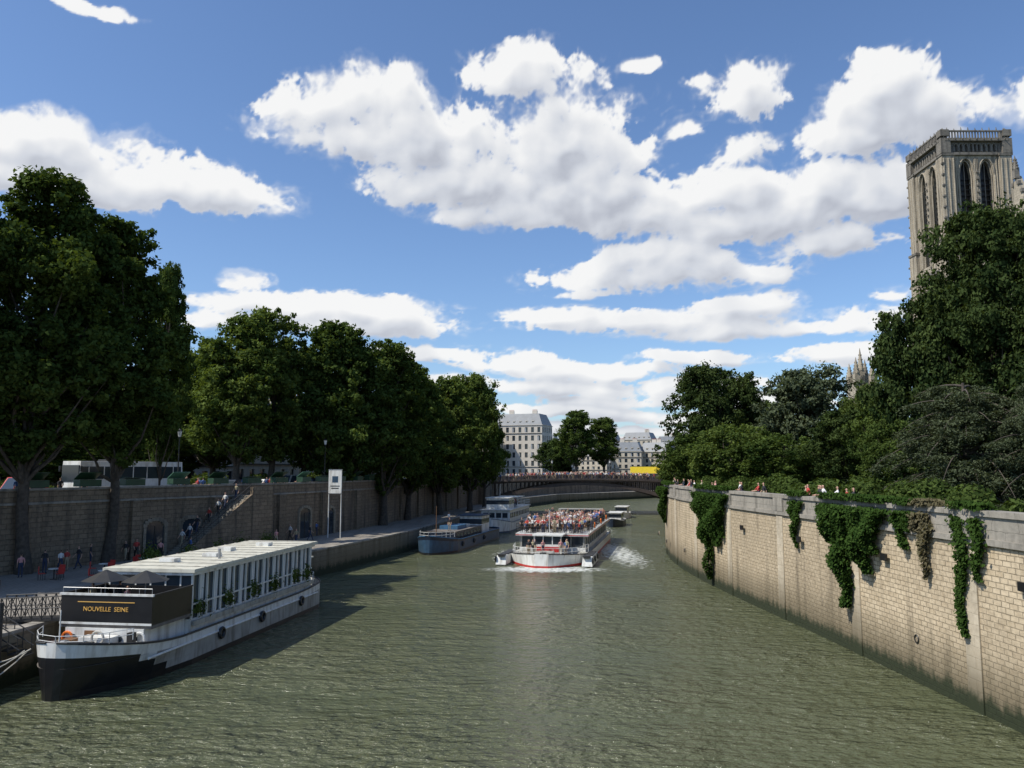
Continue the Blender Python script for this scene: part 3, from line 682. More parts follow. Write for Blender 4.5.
# ---------------------------------------------------------------- boats
def hull(mb,L,bf,tf,levels,kf,deckz,deckk='deck',n=26,bulw=True,rub='dark'):
    ss=[L*(i/n)**1.0 for i in range(n+1)]; ss=sorted(set([0,.15,.4,.8,1.3,2.0,3.0]+[s for s in ss if s>3.2 and s<L-2]+[L-1.6,L-.8,L-.3,L]))
    rows=[]
    for s in ss:
        top=tf(s); zs=[lv if lv<=0.31 else lv*top for lv in levels]
        rows.append([(bf(s,z/top),s,z) for z in zs])
    for i in range(len(ss)-1):
        for j in range(len(levels)-1):
            a,b,c,d=rows[i][j],rows[i+1][j],rows[i+1][j+1],rows[i][j+1]
            k=kf((ss[i]+ss[i+1])/2,j)
            mb.quad(a,b,c,d,k); mb.quad(*[(-q[0],q[1],q[2]) for q in (d,c,b,a)],k)
        for j in(len(levels)-1,):
            a,b=rows[i][j],rows[i+1][j]
            for sg in(1,-1): mb.cyl((a[0]*sg,a[1],a[2]),(b[0]*sg,b[1],b[2]),.055,.055,rub,6)
        bd=lambda s:bf(s,.8)-.03
        mb.quad((-bd(ss[i]),ss[i],deckz(ss[i])),(bd(ss[i]),ss[i],deckz(ss[i])),(bd(ss[i+1]),ss[i+1],deckz(ss[i+1])),(-bd(ss[i+1]),ss[i+1],deckz(ss[i+1])),deckk)
    for i in(0,len(ss)-1):
        for j in range(len(levels)-1):
            a,b=rows[i][j],rows[i][j+1]
            mb.quad(a,b,(-b[0],b[1],b[2]),(-a[0],a[1],a[2]),kf(ss[i],j))
def rail(mb,pts,z0,h,k,r=.025,step=1.2,n=2):
    for a,b in zip(pts[:-1],pts[1:]):
        L=math.dist(a,b); m_=max(1,int(L/step))
        for q in range(m_+1):
            x=a[0]+(b[0]-a[0])*q/m_; y=a[1]+(b[1]-a[1])*q/m_; mb.cyl((x,y,z0),(x,y,z0+h),r,r,k,6)
        for t in range(1,n+1): mb.cyl((a[0],a[1],z0+h*t/n),(b[0],b[1],z0+h*t/n),r*.9,r*.9,k,6)
# --- restaurant barge
mb=MB(); L=26.5
def bf(s,zr):
    b=2.6*min(1,(max(s,0.0)/3.4+.006)**.46) if s<3.4 else 2.6
    if s>L-2.5: b*= math.sqrt(max(.12,1-((s-(L-2.5))/2.6)**2))
    fl=1-(1-min(1,max(0,zr)))**1.3*.42*max(0,1-s/7); return b*fl
tf=lambda s: 1.62+.85*max(0,1-s/6.5)**1.6+.35*max(0,(s-20)/6)**2
def kf(s,j):
    if j<1: return 'black'
    if s<3.0: return 'black' if j<4 else 'white'
    if s<4.2: return 'black' if j<3 else 'white'
    if s<5.6 and j<2: return 'black'
    return 'hullgrey' if j<4 else 'white'
hull(mb,L,bf,tf,[-.5,.28,.38,.56,.74,1.0],kf,lambda s:1.35)
for sg in(-1,1):
    for s in np.arange(3.2,24,.8): mb.cyl((sg*2.62,s,1.18),(sg*2.62,s+.8,1.18),.06,.06,'white',6)
mb.box((0,1.8,1.75),(1.1,.7,.7),'dark'); mb.cyl((-.7,1.9,1.8),(.7,1.9,1.8),.28,.28,'dark',12); mb.cyl((-.9,1.9,1.8),(-.7,1.9,1.8),.4,.4,'steel',12)
for x in(-1.5,1.5):
    for yy_ in(1.8,2.6):
        mb.cyl((x,yy_,1.35),(x,yy_,1.95),.12,.12,'black',10); mb.cyl((x,yy_,1.9),(x,yy_,1.98),.17,.17,'black',10)
mb.cyl((0,.5,1.9),(0,.5,3.8),.04,.02,'white',6)
rail(mb,[(-2.3,2.4),(-1.8,1.4),(-1.1,.6),(0,.25),(1.1,.6),(1.8,1.4),(2.3,2.4)],2.2,.5,'white',.018,.6)
mb.b2(-2.05,2.05,3.6,7.2,1.37,2.42,'white')
for x in(-1.6,-.8,0,.8,1.6): mb.cyl((x,3.585,1.95),(x,3.55,1.95),.17,.17,'glass',12)
mb.box((0,3.2,1.75),(1.6,.7,.75),'white'); mb.box((.9,2.9,1.62),(.7,.5,.5),'steel'); mb.box((-1.4,3.1,1.7),(.6,.6,.6),'wood')
mb.b2(-1.0,-.3,3.54,3.6,1.45,2.3,'wood')
mb.box((1.7,3.2,1.9),(.3,.3,.9),'dark'); mb.torus((.3,2.7,2.15),.3,.06,'rope','y')
def frame(x0,x1,y0,y1,z0,z1,k,th=.08):
    mb.b2(x0,x1,y0,y0+th,z0,z1,k); mb.b2(x0,x1,y1-th,y1,z0,z1,k); mb.b2(x0,x0+th,y0+th,y1-th,z0,z1,k); mb.b2(x1-th,x1,y0+th,y1-th,z0,z1,k)
mb.b2(-2.4,2.4,3.7,7.2,2.42,2.58,'deck')
frame(-2.4,2.4,3.65,7.22,2.58,3.95,'black')
mb.b2(-2.47,2.47,3.6,3.72,3.95,4.05,'white'); mb.b2(2.35,2.47,3.72,7.2,3.95,4.03,'dark'); mb.b2(-2.47,-2.35,3.72,7.2,3.95,4.03,'dark')
mb.b2(-2.42,2.42,3.62,3.655,2.58,2.68,'white'); mb.b2(-1.5,1.5,3.63,3.655,3.62,3.66,'gold')
rail(mb,[(-2.35,3.7),(2.35,3.7)],4.05,.25,'steel',.015,.6,1)
for x in(-1.4,0,1.4):
    for y in(4.7,6.0):
        mb.cyl((x,y,2.58),(x,y,3.3),.04,.04,'dark',6); mb.cyl((x,y,3.3),(x,y,3.34),.42,.42,'wood',14)
        for dx in(-.6,.6): mb.box((x+dx,y,3.0),(.4,.4,.05),'dark'); mb.box((x+dx*1.3,y,3.3),(.05,.4,.6),'dark'); [mb.cyl((x+dx+q,y+w,2.58),(x+dx+q,y+w,3.0),.02,.02,'dark',4) for q in(-.17,.17) for w in(-.17,.17)]
for x in(-1.3,.9):
    mb.cyl((x,5.4,2.58),(x,5.4,4.9),.035,.03,'steel',6); mb.cyl((x,5.4,4.45),(x,5.4,4.95),1.15,.05,'dark',8)
mb.b2(-2.35,2.35,7.25,23.4,1.37,2.25,'white')
mb.b2(-2.0,2.0,7.4,23.2,2.25,4.55,'dark')
mb.b2(-2.62,2.62,7.0,23.8,4.66,4.84,'cream'); mb.b2(-2.5,2.5,7.1,23.6,4.5,4.66,'white')
for y in np.arange(8.1,23.5,1.49): mb.b2(-2.64,2.64,y-.03,y+.03,4.845,4.875,'hullgrey')
for sg in(-1,1):
    y=7.3; i=0
    while y<23.4:
        mb.b2(sg*2.36-.05,sg*2.36+.05,y-.055,y+.055,2.25,4.5,'white')
        if i%2==1: mb.cyl((sg*2.25,y+.37,2.25),(sg*2.25,y+.37,4.5),.09,.14,'s0',6)
        y+=.745; i+=1
    mb.b2(sg*2.27-.02,sg*2.27+.02,7.3,23.4,2.32,4.45,'glassb')
    mb.b2(sg*2.36-.04,sg*2.36+.04,7.3,23.4,2.95,3.03,'white')
    mb.b2(sg*2.5-.06,sg*2.5+.06,7.3,23.4,1.9,2.16,'hullgrey')
for x in(-1.7,-.85,0,.85,1.7): mb.b2(x-.04,x+.04,7.25,7.3,2.6,4.5,'white')
mb.b2(-2.3,2.3,7.31,7.36,2.6,4.5,'glassb')
for i,y in enumerate((10,13,16.5,20)):
    mb.box((.3 if i%2 else -.6,y,4.95),(.9,.7,.22),'white')
mb.cyl((1.3,12,4.84),(1.3,12,5.4),.08,.08,'steel',8)
mb.b2(-1.5,1.5,23.85,25.2,1.4,3.5,'white'); mb.b2(-1.52,1.52,23.83,25.22,2.6,3.2,'glass'); mb.b2(-1.7,1.7,23.75,25.4,3.5,3.6,'cream')
rail(mb,[(2.3,23.8),(1.9,25),(1.0,25.8),(-1,25.8),(-1.9,25),(-2.3,23.8)],1.7,.8,'white',.025,.7)
mb.cyl((0,25.6,1.6),(0,26.3,4.2),.03,.03,'wood',6); mb.quad((0,26.0,3.3),(0,26.3,4.15),(.2,27.2,3.9),(.1,26.9,3.0),'red')
for s in(10,15,21): mb.torus((2.7,s,1.05),.26,.09,'black','x')
mb.torus((-1.9,3.55,1.95),.26,.06,'orange','y'); mb.torus((1.9,3.52,2.02),.25,.06,'white','y')
BL=(-20.15,36.0,0); BR=math.radians(-8.2)
barge=mb.obj('restaurant_barge',BL,BR)
def text(body,size,loc,rot,k,parent,name):
    c=bpy.data.curves.new(name,'FONT'); c.body=body; c.size=size; c.extrude=.012; c.align_x='CENTER'; c.align_y='CENTER'
    o=bpy.data.objects.new(name,c); S.collection.objects.link(o); c.materials.append(M[k]); o.location=loc; o.rotation_euler=rot; o.parent=parent; return o
text('NOUVELLE  SEINE',.30,(0,3.63,3.3),(math.pi/2,0,0),'gold',barge,'name_lettering')
pr=np.random.default_rng(31); CC=[];NNn=[]
for y in (8.0,11.2,14.3,17.2,20.6,22.6):
    for sg in(1,-1):
        n=260; d=pr.normal(size=(n,3)); CC.append(np.array([sg*2.35,y,2.75])+d*[.14,.3,.28]); NNn.append(d)
CC=np.concatenate(CC);NNn=np.concatenate(NNn)
o=leafblob_obj('planter_foliage',CC,NNn,.10*pr.uniform(.6,1.3,len(CC)),'leafM',4); o.parent=barge
crowd('diners',[('stand',(-1.9+.95*i,5.3+(i%2)*.8,2.6),random.uniform(0,6)) for i in range(3)],barge)
mb=MB()
a=Vector((-26.0,41.5,2.5));b_=Vector((-21.6,40.9,2.75)); d=(b_-a); w=Vector((0,.6,0))
mb.add([a-w,b_-w,b_+w,a+w,a-w-Vector((0,0,.1)),b_-w-Vector((0,0,.1)),b_+w-Vector((0,0,.1)),a+w-Vector((0,0,.1))],[(0,1,2,3),(7,6,5,4),(0,1,5,4),(3,2,6,7)],'dark')
for sg in(-1,1):
    for q in range(9):
        p=a+d*(q/8)+w*sg; mb.cyl(p,p+Vector((0,0,1.1)),.03,.03,'dark',5)
        if q<8:
            p2=a+d*((q+1)/8)+w*sg; mb.cyl(p,p2+Vector((0,0,1.1)),.02,.02,'dark',4); mb.cyl(p+Vector((0,0,1.1)),p2,.02,.02,'dark',4)
    for hh in(.55,1.1): mb.cyl(a+w*sg+Vector((0,0,hh)),b_+w*sg+Vector((0,0,hh)),.03,.03,'dark',5)
mb.cyl((-25.4,40.3,-1),(-25.4,40.3,4.6),.14,.14,'dark',10); mb.cyl((-23.2,37.2,-1),(-23.2,37.2,4.0),.12,.12,'dark',10)
for q in range(7):
    mb.box((-24.3+q*.28,38.2,2.4-q*.16),(.3,1.1,.06),'dark')
for sg in(-.55,.55):
    mb.cyl((-24.4,38.2+sg,3.4),(-22.5,38.2+sg,2.3),.03,.03,'dark',5); mb.cyl((-24.4,38.2+sg,2.9),(-22.5,38.2+sg,1.8),.03,.03,'dark',5)
    for q in range(5): mb.cyl((-24.3+q*.42,38.2+sg,2.4-q*.24),(-24.3+q*.42,38.2+sg,3.35-q*.24),.025,.025,'dark',5)
mb.obj('gangway')
mb=MB()
def rope(a,b,sag,r=.03):
    pts=[]
    for i in range(13):
        t=i/12; pts.append((a[0]+(b[0]-a[0])*t,a[1]+(b[1]-a[1])*t,a[2]+(b[2]-a[2])*t-sag*4*t*(1-t)))
    mb.path(pts,r,'rope',5)
rope((-22.0,37.2,1.9),(-24.7,33.5,2.5),1.0); rope((-21.9,37.5,1.9),(-24.8,35.0,2.5),.7); rope((-22.1,37.6,1.8),(-24.6,31,2.5),1.5)
rope((-15.0,62,1.8),(-20.6,67,2.5),.5)
mb.obj('mooring_ropes')
def planter(x,y):
    mb=MB(); mb.cyl((0,0,0),(0,0,.55),.28,.4,'terracotta',12); o=mb.obj('potted_plant',(x,y,QZ))
    r=np.random.default_rng(int(abs(x*10))); n=500; d=r.normal(size=(n,3)); l=leafblob_obj('leaves',np.array([0,0,1.15])+d*[.32,.32,.4],d,.10*r.uniform(.6,1.3,n),'leafM',5); l.parent=o
for x,y in((-25,57),(-24.2,61),(-23.4,65),(-23,69),(-27.6,62),(-22.2,73.5)): planter(x,y)
def table(x,y):
    mb=MB(); mb.cyl((0,0,0),(0,0,.72),.04,.04,'dark',6); mb.cyl((0,0,.72),(0,0,.76),.4,.4,'white',14); mb.cyl((0,0,0),(0,0,.03),.25,.25,'dark',10)
    for q in range(3):
        t=q*2.1+x; cx,cy=.75*math.cos(t),.75*math.sin(t)
        mb.box((cx,cy,.45),(.4,.4,.04),'red',t); mb.box((cx*1.25,cy*1.25,.7),(.05,.4,.45),'red',t)
        for s1 in(-.15,.15):
            for s2 in(-.15,.15): mb.cyl((cx+s1,cy+s2,0),(cx+s1,cy+s2,.45),.018,.018,'dark',4)
    mb.obj('cafe_table',(x,y,QZ))
for x,y in((-28,56),(-27,59.5),(-30,60),(-26.2,66),(-25,71),(-29,64),(-32,57)): table(x,y)

# --- tour boat
mb=MB(); L=38.0
def bf(s,zr):
    b=4.3*min(1,(max(s,0)/5+.03)**.5)
    if s>L-2: b*=.93
    return b*(1-(1-min(1,max(0,zr)))*.12*max(0,1-s/8))
hull(mb,L,bf,lambda s:1.05+.35*max(0,1-s/6)**1.5,[-.4,.2,.3,.75,1.0],lambda s,j:'red' if j<1 else 'white',lambda s:.95,'hullgrey',rub='dark')
for sg in(-1,1):
    mb.box((sg*4.55,4.6,.55),(1.1,6.5,.9),'white',0,(.85,.9)); mb.box((sg*4.5,1.8,1.05),(.7,.9,.25),'dark'); mb.box((sg*4.55,5.2,1.04),(.8,4.6,.12),'dark')
    for y in (1.6,4.2,6.8): mb.torus((sg*5.12,y,.65),.24,.09,'black','x')
mb.b2(-3.7,3.7,7.5,36,.97,1.4,'white'); mb.b2(-3.6,3.6,7.6,35.9,1.4,2.65,'glass')
for sg in(-1,1):
    for y in np.arange(7.6,36,2.4): mb.b2(sg*3.64-.05,sg*3.64+.05,y-.06,y+.06,1.4,2.65,'hullgrey')
for x in np.arange(-3.5,3.6,1.4): mb.b2(x-.05,x+.05,7.5,7.6,1.4,2.65,'hullgrey')
mb.b2(-4.1,4.1,7.2,36.2,2.65,2.95,'white'); mb.b2(-4.12,4.12,7.18,36.22,2.72,2.80,'red')
mb.b2(-1.5,1.5,4.3,7.1,.97,2.0,'white'); mb.b2(-1.42,1.42,4.38,7.1,2.0,2.9,'glass'); mb.b2(-1.65,1.65,4.1,7.15,2.9,3.05,'white')
for x in(-1.45,-.5,.5,1.45): mb.b2(x-.05,x+.05,4.3,4.38,2.0,2.9,'white')
mb.b2(-1.2,1.2,4.24,4.3,1.15,1.75,'red'); mb.cyl((0,5.5,3.05),(0,5.5,5.6),.04,.03,'white',6)
mb.box((0,2.4,1.2),(1.8,1.6,.5),'hullgrey'); mb.box((0,1.2,1.25),(.6,.5,.5),'dark')
rail(mb,[(-4.05,36),(-4.05,7.3),(4.05,7.3),(4.05,36)],2.95,1.05,'dark',.03,1.6,3)
rail(mb,[(-4.1,7),(-3.6,3.2),(-2.2,1.2),(0,.5),(2.2,1.2),(3.6,3.2),(4.1,7)],1.1,.8,'white',.025,1.0)
for y in np.arange(8.3,34,1.15):
    for x in(-2.4,0,2.4):
        mb.box((x,y,3.4),(1.9,.42,.06),'wood'); mb.box((x,y+.24,3.65),(1.9,.05,.45),'wood'); mb.box((x,y,3.17),(.1,.3,.42),'dark')
for y in(14,22,30):
    for sg in(-1,1): mb.torus((sg*4.14,y,3.5),.3,.07,'orange','x')
mb.b2(-3.2,3.2,34.6,36.1,2.95,4.4,'hullgrey'); mb.b2(-2.8,2.8,34.55,34.6,3.6,4.3,'glass')
TL=(3.0,83.5,0); TR=math.radians(-11.5)
tb=mb.obj('tour_boat',TL,TR)
pp=[]
for y in np.arange(8.3,34,1.15):
    for x in(-3.0,-2.4,-1.8,-.6,0,.6,1.8,2.4,3.0):
        if random.random()<.78: pp.append(('sit',(x+random.uniform(-.08,.08),y,3.43-.84),random.uniform(-.5,.5)))
for i in range(50): pp.append((random.choice(['stand','photo','lean']),(random.choice([-3.6,-1.2,1.2,3.6])+random.uniform(-.15,.15),random.uniform(7.8,33),2.95),random.uniform(-.9,.9)))
for x in np.arange(-3.5,3.6,.62): pp.append((random.choice(['lean','photo','lean']),(x,7.75,2.95),random.uniform(-.3,.3)))
for i in range(8): pp.append(('stand',(random.uniform(-2.8,2.8),random.uniform(2.6,3.8),.97),random.uniform(-.6,.6)))
crowd('passengers',pp,tb)

# --- blue barge
mb=MB(); L=27.0
def bfB(B,L):
    def f(s,zr):
        b=B*min(1,(max(s,0)/3.6+.012)**.5)
        if s>L-3: b*=math.sqrt(max(.1,1-((s-(L-3))/3.1)**2))
        return b*(1-(1-min(1,max(0,zr)))*.15*max(0,1-s/5))
    return f
hull(mb,L,bfB(2.5,L),lambda s:1.5+.7*max(0,1-s/6)**1.5,[-.5,.25,.5,.8,1.0],lambda s,j:'black' if j<1 else('blue' if j<3 else 'navy'),lambda s:1.3,rub='teal')
mb.b2(-1.9,1.9,5,17,1.3,2.3,'navy'); mb.b2(-1.95,1.95,5,17,2.3,2.42,'deck')
for y in np.arange(6,16.5,1.5):
    for sg in(-1,1): mb.box((sg*1.91,y,1.85),(.04,.8,.4),'glass')
mb.b2(-1.6,1.6,18,22,1.3,3.6,'white'); mb.b2(-1.62,1.62,17.98,22.02,2.5,3.2,'glass'); mb.b2(-1.85,1.85,17.7,22.3,3.6,3.72,'blue')
mb.b2(-1.2,1.2,8,12,2.42,2.9,'teal'); mb.b2(-.8,.8,13,15,2.42,2.75,'white'); mb.cyl((0,3.2,1.3),(0,3.2,5.6),.06,.04,'wood',6); mb.box((0,1.8,1.65),(1,.8,.6),'dark')
rail(mb,[(-2.2,3.6),(-1.4,1.2),(0,.3),(1.4,1.2),(2.2,3.6)],1.9,.7,'white',.025,.8)
for y in(6,11,16): mb.torus((2.6,y,.9),.25,.1,'black','x')
o=mb.obj('blue_barge',(-10.0,96.0,0),math.radians(-13.5))
crowd('boat_people',[('stand',(.8,6,2.42),0),('walk',(-.6,10,2.9),1)],o)
# --- white river cruiser
mb=MB(); L=30
hull(mb,L,bfB(2.8,L),lambda s:1.5+.8*max(0,1-s/6)**1.5,[-.5,.25,.5,.8,1.0],lambda s,j:'blue' if j<1 else 'white',lambda s:1.4,rub='blue')
mb.b2(-2.4,2.4,5,26,1.4,3.4,'white'); mb.b2(-2.6,2.6,4.6,26.5,3.4,3.52,'white')
for y in np.arange(6,25.6,1.7):
    for sg in(-1,1): mb.box((sg*2.41,y,2.55),(.04,1.25,.8),'glass')
for x in(-1.6,-.55,.55,1.6): mb.box((x,4.99,2.6),(.85,.04,.8),'glass')
mb.b2(-1.9,1.9,7,12,3.52,5.3,'white'); mb.b2(-1.93,1.93,6.97,12.03,4.3,4.95,'glass'); mb.b2(-2.1,2.1,6.7,12.4,5.3,5.42,'white')
rail(mb,[(-2.5,12.4),(-2.5,26),(2.5,26),(2.5,12.4)],3.52,1.0,'white',.03,1.5)
mb.b2(-2.2,2.2,14,22,5.2,5.28,'cream')
for x in(-2.1,2.1):
    for y in(14.1,18,21.9): mb.cyl((x,y,3.5),(x,y,5.2),.04,.04,'white',5)
mb.cyl((0,9,5.4),(0,9,7.6),.05,.03,'white',6)
o=mb.obj('river_cruiser',(-3.6,128,0),math.radians(-10))
crowd('boat_people',[('stand',(random.uniform(-2,2),random.uniform(13,25),3.52),random.uniform(0,6)) for _ in range(12)],o)
def launch(name,x,y,rz,k):
    mb=MB(); L=11
    hull(mb,L,bfB(1.6,L),lambda s:1.0+.5*max(0,1-s/4)**1.5,[-.3,.2,.5,.8,1.0],lambda s,j:k,lambda s:.8,rub='white')
    mb.b2(-1.2,1.2,3.5,8,.8,2.3,'white'); mb.b2(-1.22,1.22,3.48,8.02,1.5,2.1,'glass'); mb.b2(-1.35,1.35,3.2,8.4,2.3,2.4,'white')
    mb.obj(name,(x,y,0),rz)
launch('motor_launch',17.5,142,math.radians(-14),'navy'); launch('motor_launch',22,166,math.radians(-14),'white'); launch('motor_launch',-.2,163,math.radians(-5),'white')

# ---------------------------------------------------------------- bridge
mb=MB(); X0,X1=-5.0,37.0; XC=(X0+X1)/2; HL=(X1-X0)/2; BY0,BY1=180.0,196.0
dz=lambda x: 7.35+.55*(1-((x-XC)/HL)**2)
az=lambda x: 2.6+4.0*(1-((x-XC)/HL)**2)
NS=42; xs=[X0+(X1-X0)*i/NS for i in range(NS+1)]
for y in np.linspace(BY0+.3,BY1-.3,6):
    for a,b in zip(xs[:-1],xs[1:]):
        t=.75+.25*abs((a-XC)/HL)
        vs=[]
        for yy_ in(y-.2,y+.2):
            vs+=[(a,yy_,az(a)),(b,yy_,az(b)),(b,yy_,az(b)+t*.85),(a,yy_,az(a)+t*.85)]
        mb.add(vs,[(0,1,2,3),(7,6,5,4),(0,4,5,1),(3,2,6,7)],'iron')
        if dz(a)-.5-az(a)-t*.85>.2: mb.b2(a-.09,a+.09,y-.12,y+.12,az(a)+t*.8,dz(a)-.45,'iron')
        if y<BY0+1 and dz(a)-.5-az(a)-t>.5: mb.cyl((a,y,az(a)+t*.85),(b,y,dz(b)-.5),.05,.05,'iron',4)
for a,b in zip(xs[:-1],xs[1:]):
    for y0,y1,zo0,zo1,k in((BY0,BY1,-.5,0,'iron'),(BY0-.35,BY0,-.16,.1,'iron'),(BY1,BY1+.35,-.16,.1,'iron')):
        vs=[(a,y0,dz(a)+zo0),(b,y0,dz(b)+zo0),(b,y1,dz(b)+zo0),(a,y1,dz(a)+zo0),(a,y0,dz(a)+zo1),(b,y0,dz(b)+zo1),(b,y1,dz(b)+zo1),(a,y1,dz(a)+zo1)]
        mb.add(vs,[(3,2,1,0),(4,5,6,7),(0,1,5,4),(2,3,7,6)],k)
    for y in(BY0-.2,BY1+.2):
        for hh in(.2,1.0): mb.cyl((a,y,dz(a)+hh),(b,y,dz(b)+hh),.05,.05,'iron',5)
        for q in range(5):
            x=a+(b-a)*q/5; mb.cyl((x,y,dz(x)+.1),(x,y,dz(x)+1.0),.03,.03,'iron',4)
        mb.box((a,y,dz(a)+.55),(.16,.16,1.1),'iron')
mb.b2(-9,-4.6,BY0-1,BY1+1,-1,7.4,'wallL'); mb.b2(36.6,43,BY0-1,BY1+1,-1,7.25,'wallL')
mb.b2(-6,-4.4,BY0-1.2,BY0+.4,-1,9.0,'coping'); mb.b2(36.4,38,BY0-1.2,BY0+.4,-1,9.0,'coping')
mb.obj('iron_arch_bridge')
pp=[]
for i in range(280):
    x=random.uniform(X0,X1); pp.append((random.choice(['walk','stand','lean','walk','photo']),(x,BY0+random.choice([.3,.4,.5,1.2,2.5,4]),dz(x)+.02),random.choice([0,0,1.57,-1.57])))
crowd('bridge_pedestrians',pp)
def lamp(x,y,z,h=5.5):
    mb=MB(); mb.cyl((0,0,0),(0,0,.6),.18,.12,'dark',8); mb.cyl((0,0,.6),(0,0,h),.07,.045,'dark',8)
    mb.cyl((0,0,h),(0,0,h+.1),.14,.14,'dark',8); mb.cyl((0,0,h+.1),(0,0,h+.6),.13,.22,'s0',6); mb.cyl((0,0,h+.6),(0,0,h+.85),.26,.05,'dark',8)
    mb.obj('street_lamp',(x,y,z))
for x in(-2,9,22,33): lamp(x,BY0+.6,dz(x),3.6)
for s in(95,120,140,165,190,215):
    (x,y),(dx,dy)=along(LW,s); lamp(x-1.2*dy,y+1.2*dx,SZ)

mb=MB(); 
for x in(-.75,.75): mb.cyl((x,0,0),(x,0,7.3),.06,.06,'white',8)
mb.b2(-.78,.78,-.06,.06,5.0,7.6,'white'); mb.b2(-.82,.82,-.08,.08,7.6,7.68,'steel'); mb.b2(-.82,.82,-.08,.08,4.92,5.0,'steel')
mb.b2(-.35,.35,-.075,-.06,6.2,6.9,'blue'); mb.b2(-.55,.55,-.075,-.06,5.75,5.85,'dark'); mb.b2(-.45,.45,-.075,-.06,5.5,5.6,'dark')
p=G(334,538,QZ); mb.obj('port_sign',(p.x,p.y,QZ),math.radians(-12))
# ---------------------------------------------------------------- bookstalls, vehicles
for i in range(24):
    s=78+i*4.7+random.uniform(-.4,.4)
    (x,y),(dx,dy)=along(LW,s); a=math.atan2(dy,dx)-math.pi/2
    kk='verdigris' if i%4==1 else 'green'
    mb=MB(); mb.box((0,0,.32),(.75,2.0,.55),'green'); mb.add([(-.38,-1,.6),(-.38,1,.6),(.38,1,1.15 if i%3 else .68),(.38,-1,1.15 if i%3 else .68),(-.38,-1,.64),(-.38,1,.64),(.38,1,1.2 if i%3 else .73),(.38,-1,1.2 if i%3 else .73)],[(0,1,2,3),(4,5,6,7),(0,1,5,4),(1,2,6,5),(2,3,7,6),(3,0,4,7)],kk)
    mb.obj('bookstall',(x-.2*dy,y+.2*dx,SZ+1.13),a)
def coach(x,y,rz,k):
    mb=MB()
    mb.box((0,0,1.85),(2.5,11.8,2.9),k,0,(.93,.985)); mb.box((0,0,2.25),(2.47,11.3,1.15),'glass',0,(.97,1)); mb.box((0,-5.86,2.2),(2.2,.14,1.5),'glass')
    for sx in(-1,1):
        for yy_ in(-3.9,3.3,4.6): mb.cyl((sx*1.0,yy_,.5),(sx*1.27,yy_,.5),.5,.5,'black',14)
        mb.box((sx*1.4,-5.9,2.6),(.12,.2,.5),'black')
        for q in np.arange(-5,5.5,1.6): mb.box((sx*1.235,q,2.25),(.05,.1,1.15),k)
    mb.box((0,-1,3.38),(1.6,3,.2),'dark')
    mb.obj('coach',(x,y,SZ),rz,.06)
def car(x,y,rz,k,h=1.45):
    mb=MB(); prof=[(-2.15,.35),(-2.15,.75),(-1.35,.92),(-.7,h),(.9,h),(1.7,.95),(2.15,.85),(2.15,.35)]
    vs=[(-.85,a,b) for a,b in prof]+[(.85,a,b) for a,b in prof]; n=len(prof)
    mb.add(vs,[tuple(range(n)),tuple(range(2*n-1,n-1,-1))]+[(i,(i+1)%n,n+(i+1)%n,n+i) for i in range(n)],k)
    for sx in(-1,1):
        mb.add([(sx*.86,-1.15,.95),(sx*.86,1.45,.95),(sx*.86,.85,h-.08),(sx*.86,-.62,h-.08)],[(0,1,2,3)],'glass')
        for yy_ in(-1.35,1.35): mb.cyl((sx*.7,yy_,.33),(sx*.9,yy_,.33),.33,.33,'black',12)
    mb.quad((-.75,-1.34,.96),(.75,-1.34,.96),(.7,-.74,h-.04),(-.7,-.74,h-.04),'glass')
    mb.obj('parked_car',(x,y,SZ),rz,.04)
for s,off,k in((88,7,'dark'),(101,7,'navy'),(140,8,'white'),(72,7,'dark')):
    (x,y),(dx,dy)=along(LW,s); coach(x-off*dy,y+off*dx,math.atan2(dy,dx)-math.pi/2,k)
for i,s in enumerate((112,117,122.5,128,152,158,164,171,180,60,66)):
    (x,y),(dx,dy)=along(LW,s); car(x-5.5*dy,y+5.5*dx,math.atan2(dy,dx)-math.pi/2,('white','hullgrey','black','red','navy')[i%5],1.45 if i%3 else 1.9)
pp=[]
for u,v in((105,560),(112,562),(118,559),(168,548),(176,549),(228,546),(236,545),(243,544),(262,541),(270,540),(284,538),(303,537),(250,538),(60,572),(66,571),(150,553),(310,541),(296,545),(372,519),(380,518),(160,560),(190,556),(20,578),(90,566),(215,550),(222,551),(276,546),(350,524),(362,521),(395,514),(130,556),(206,547),(212,548),(255,543),(290,541),(100,558),(125,561),(136,560),(232,541),(239,540),(248,546),(266,545),(280,541),(316,536),(322,535),(344,529),(356,520),(78,569),(44,574)):
    p=G(u,v,QZ); pp.append((random.choice(['walk','stand']),(p.x,p.y,QZ),random.uniform(0,6.28)))
a=math.atan2(dv.y,dv.x)-math.pi/2
for i in (3,6,9,14,18,21,26):
    p=st0+dv*(run*(i+.5)/nst)+nv*1.1
    pp.append(('walk',(p.x,p.y,z0+(z1-z0)*(i+1)/nst),a))
crowd('quay_pedestrians',pp)
pp=[]
for i in range(110):
    s=random.uniform(70,225); (x,y),(dx,dy)=along(LW,s); o_=random.uniform(.9,2.8); pp.append((random.choice(['walk','stand','lean']),(x-o_*dy,y+o_*dx,SZ+.13),random.uniform(0,6.28)))
crowd('street_pedestrians',pp)
pp=[]
for i in range(30):
    y=random.uniform(44,100); x=float(np.interp(y,RWY,RWX)); pp.append((random.choice(['walk','lean','stand']),(x+1.0,y,RZ),-1.57))
crowd('garden_visitors',pp)

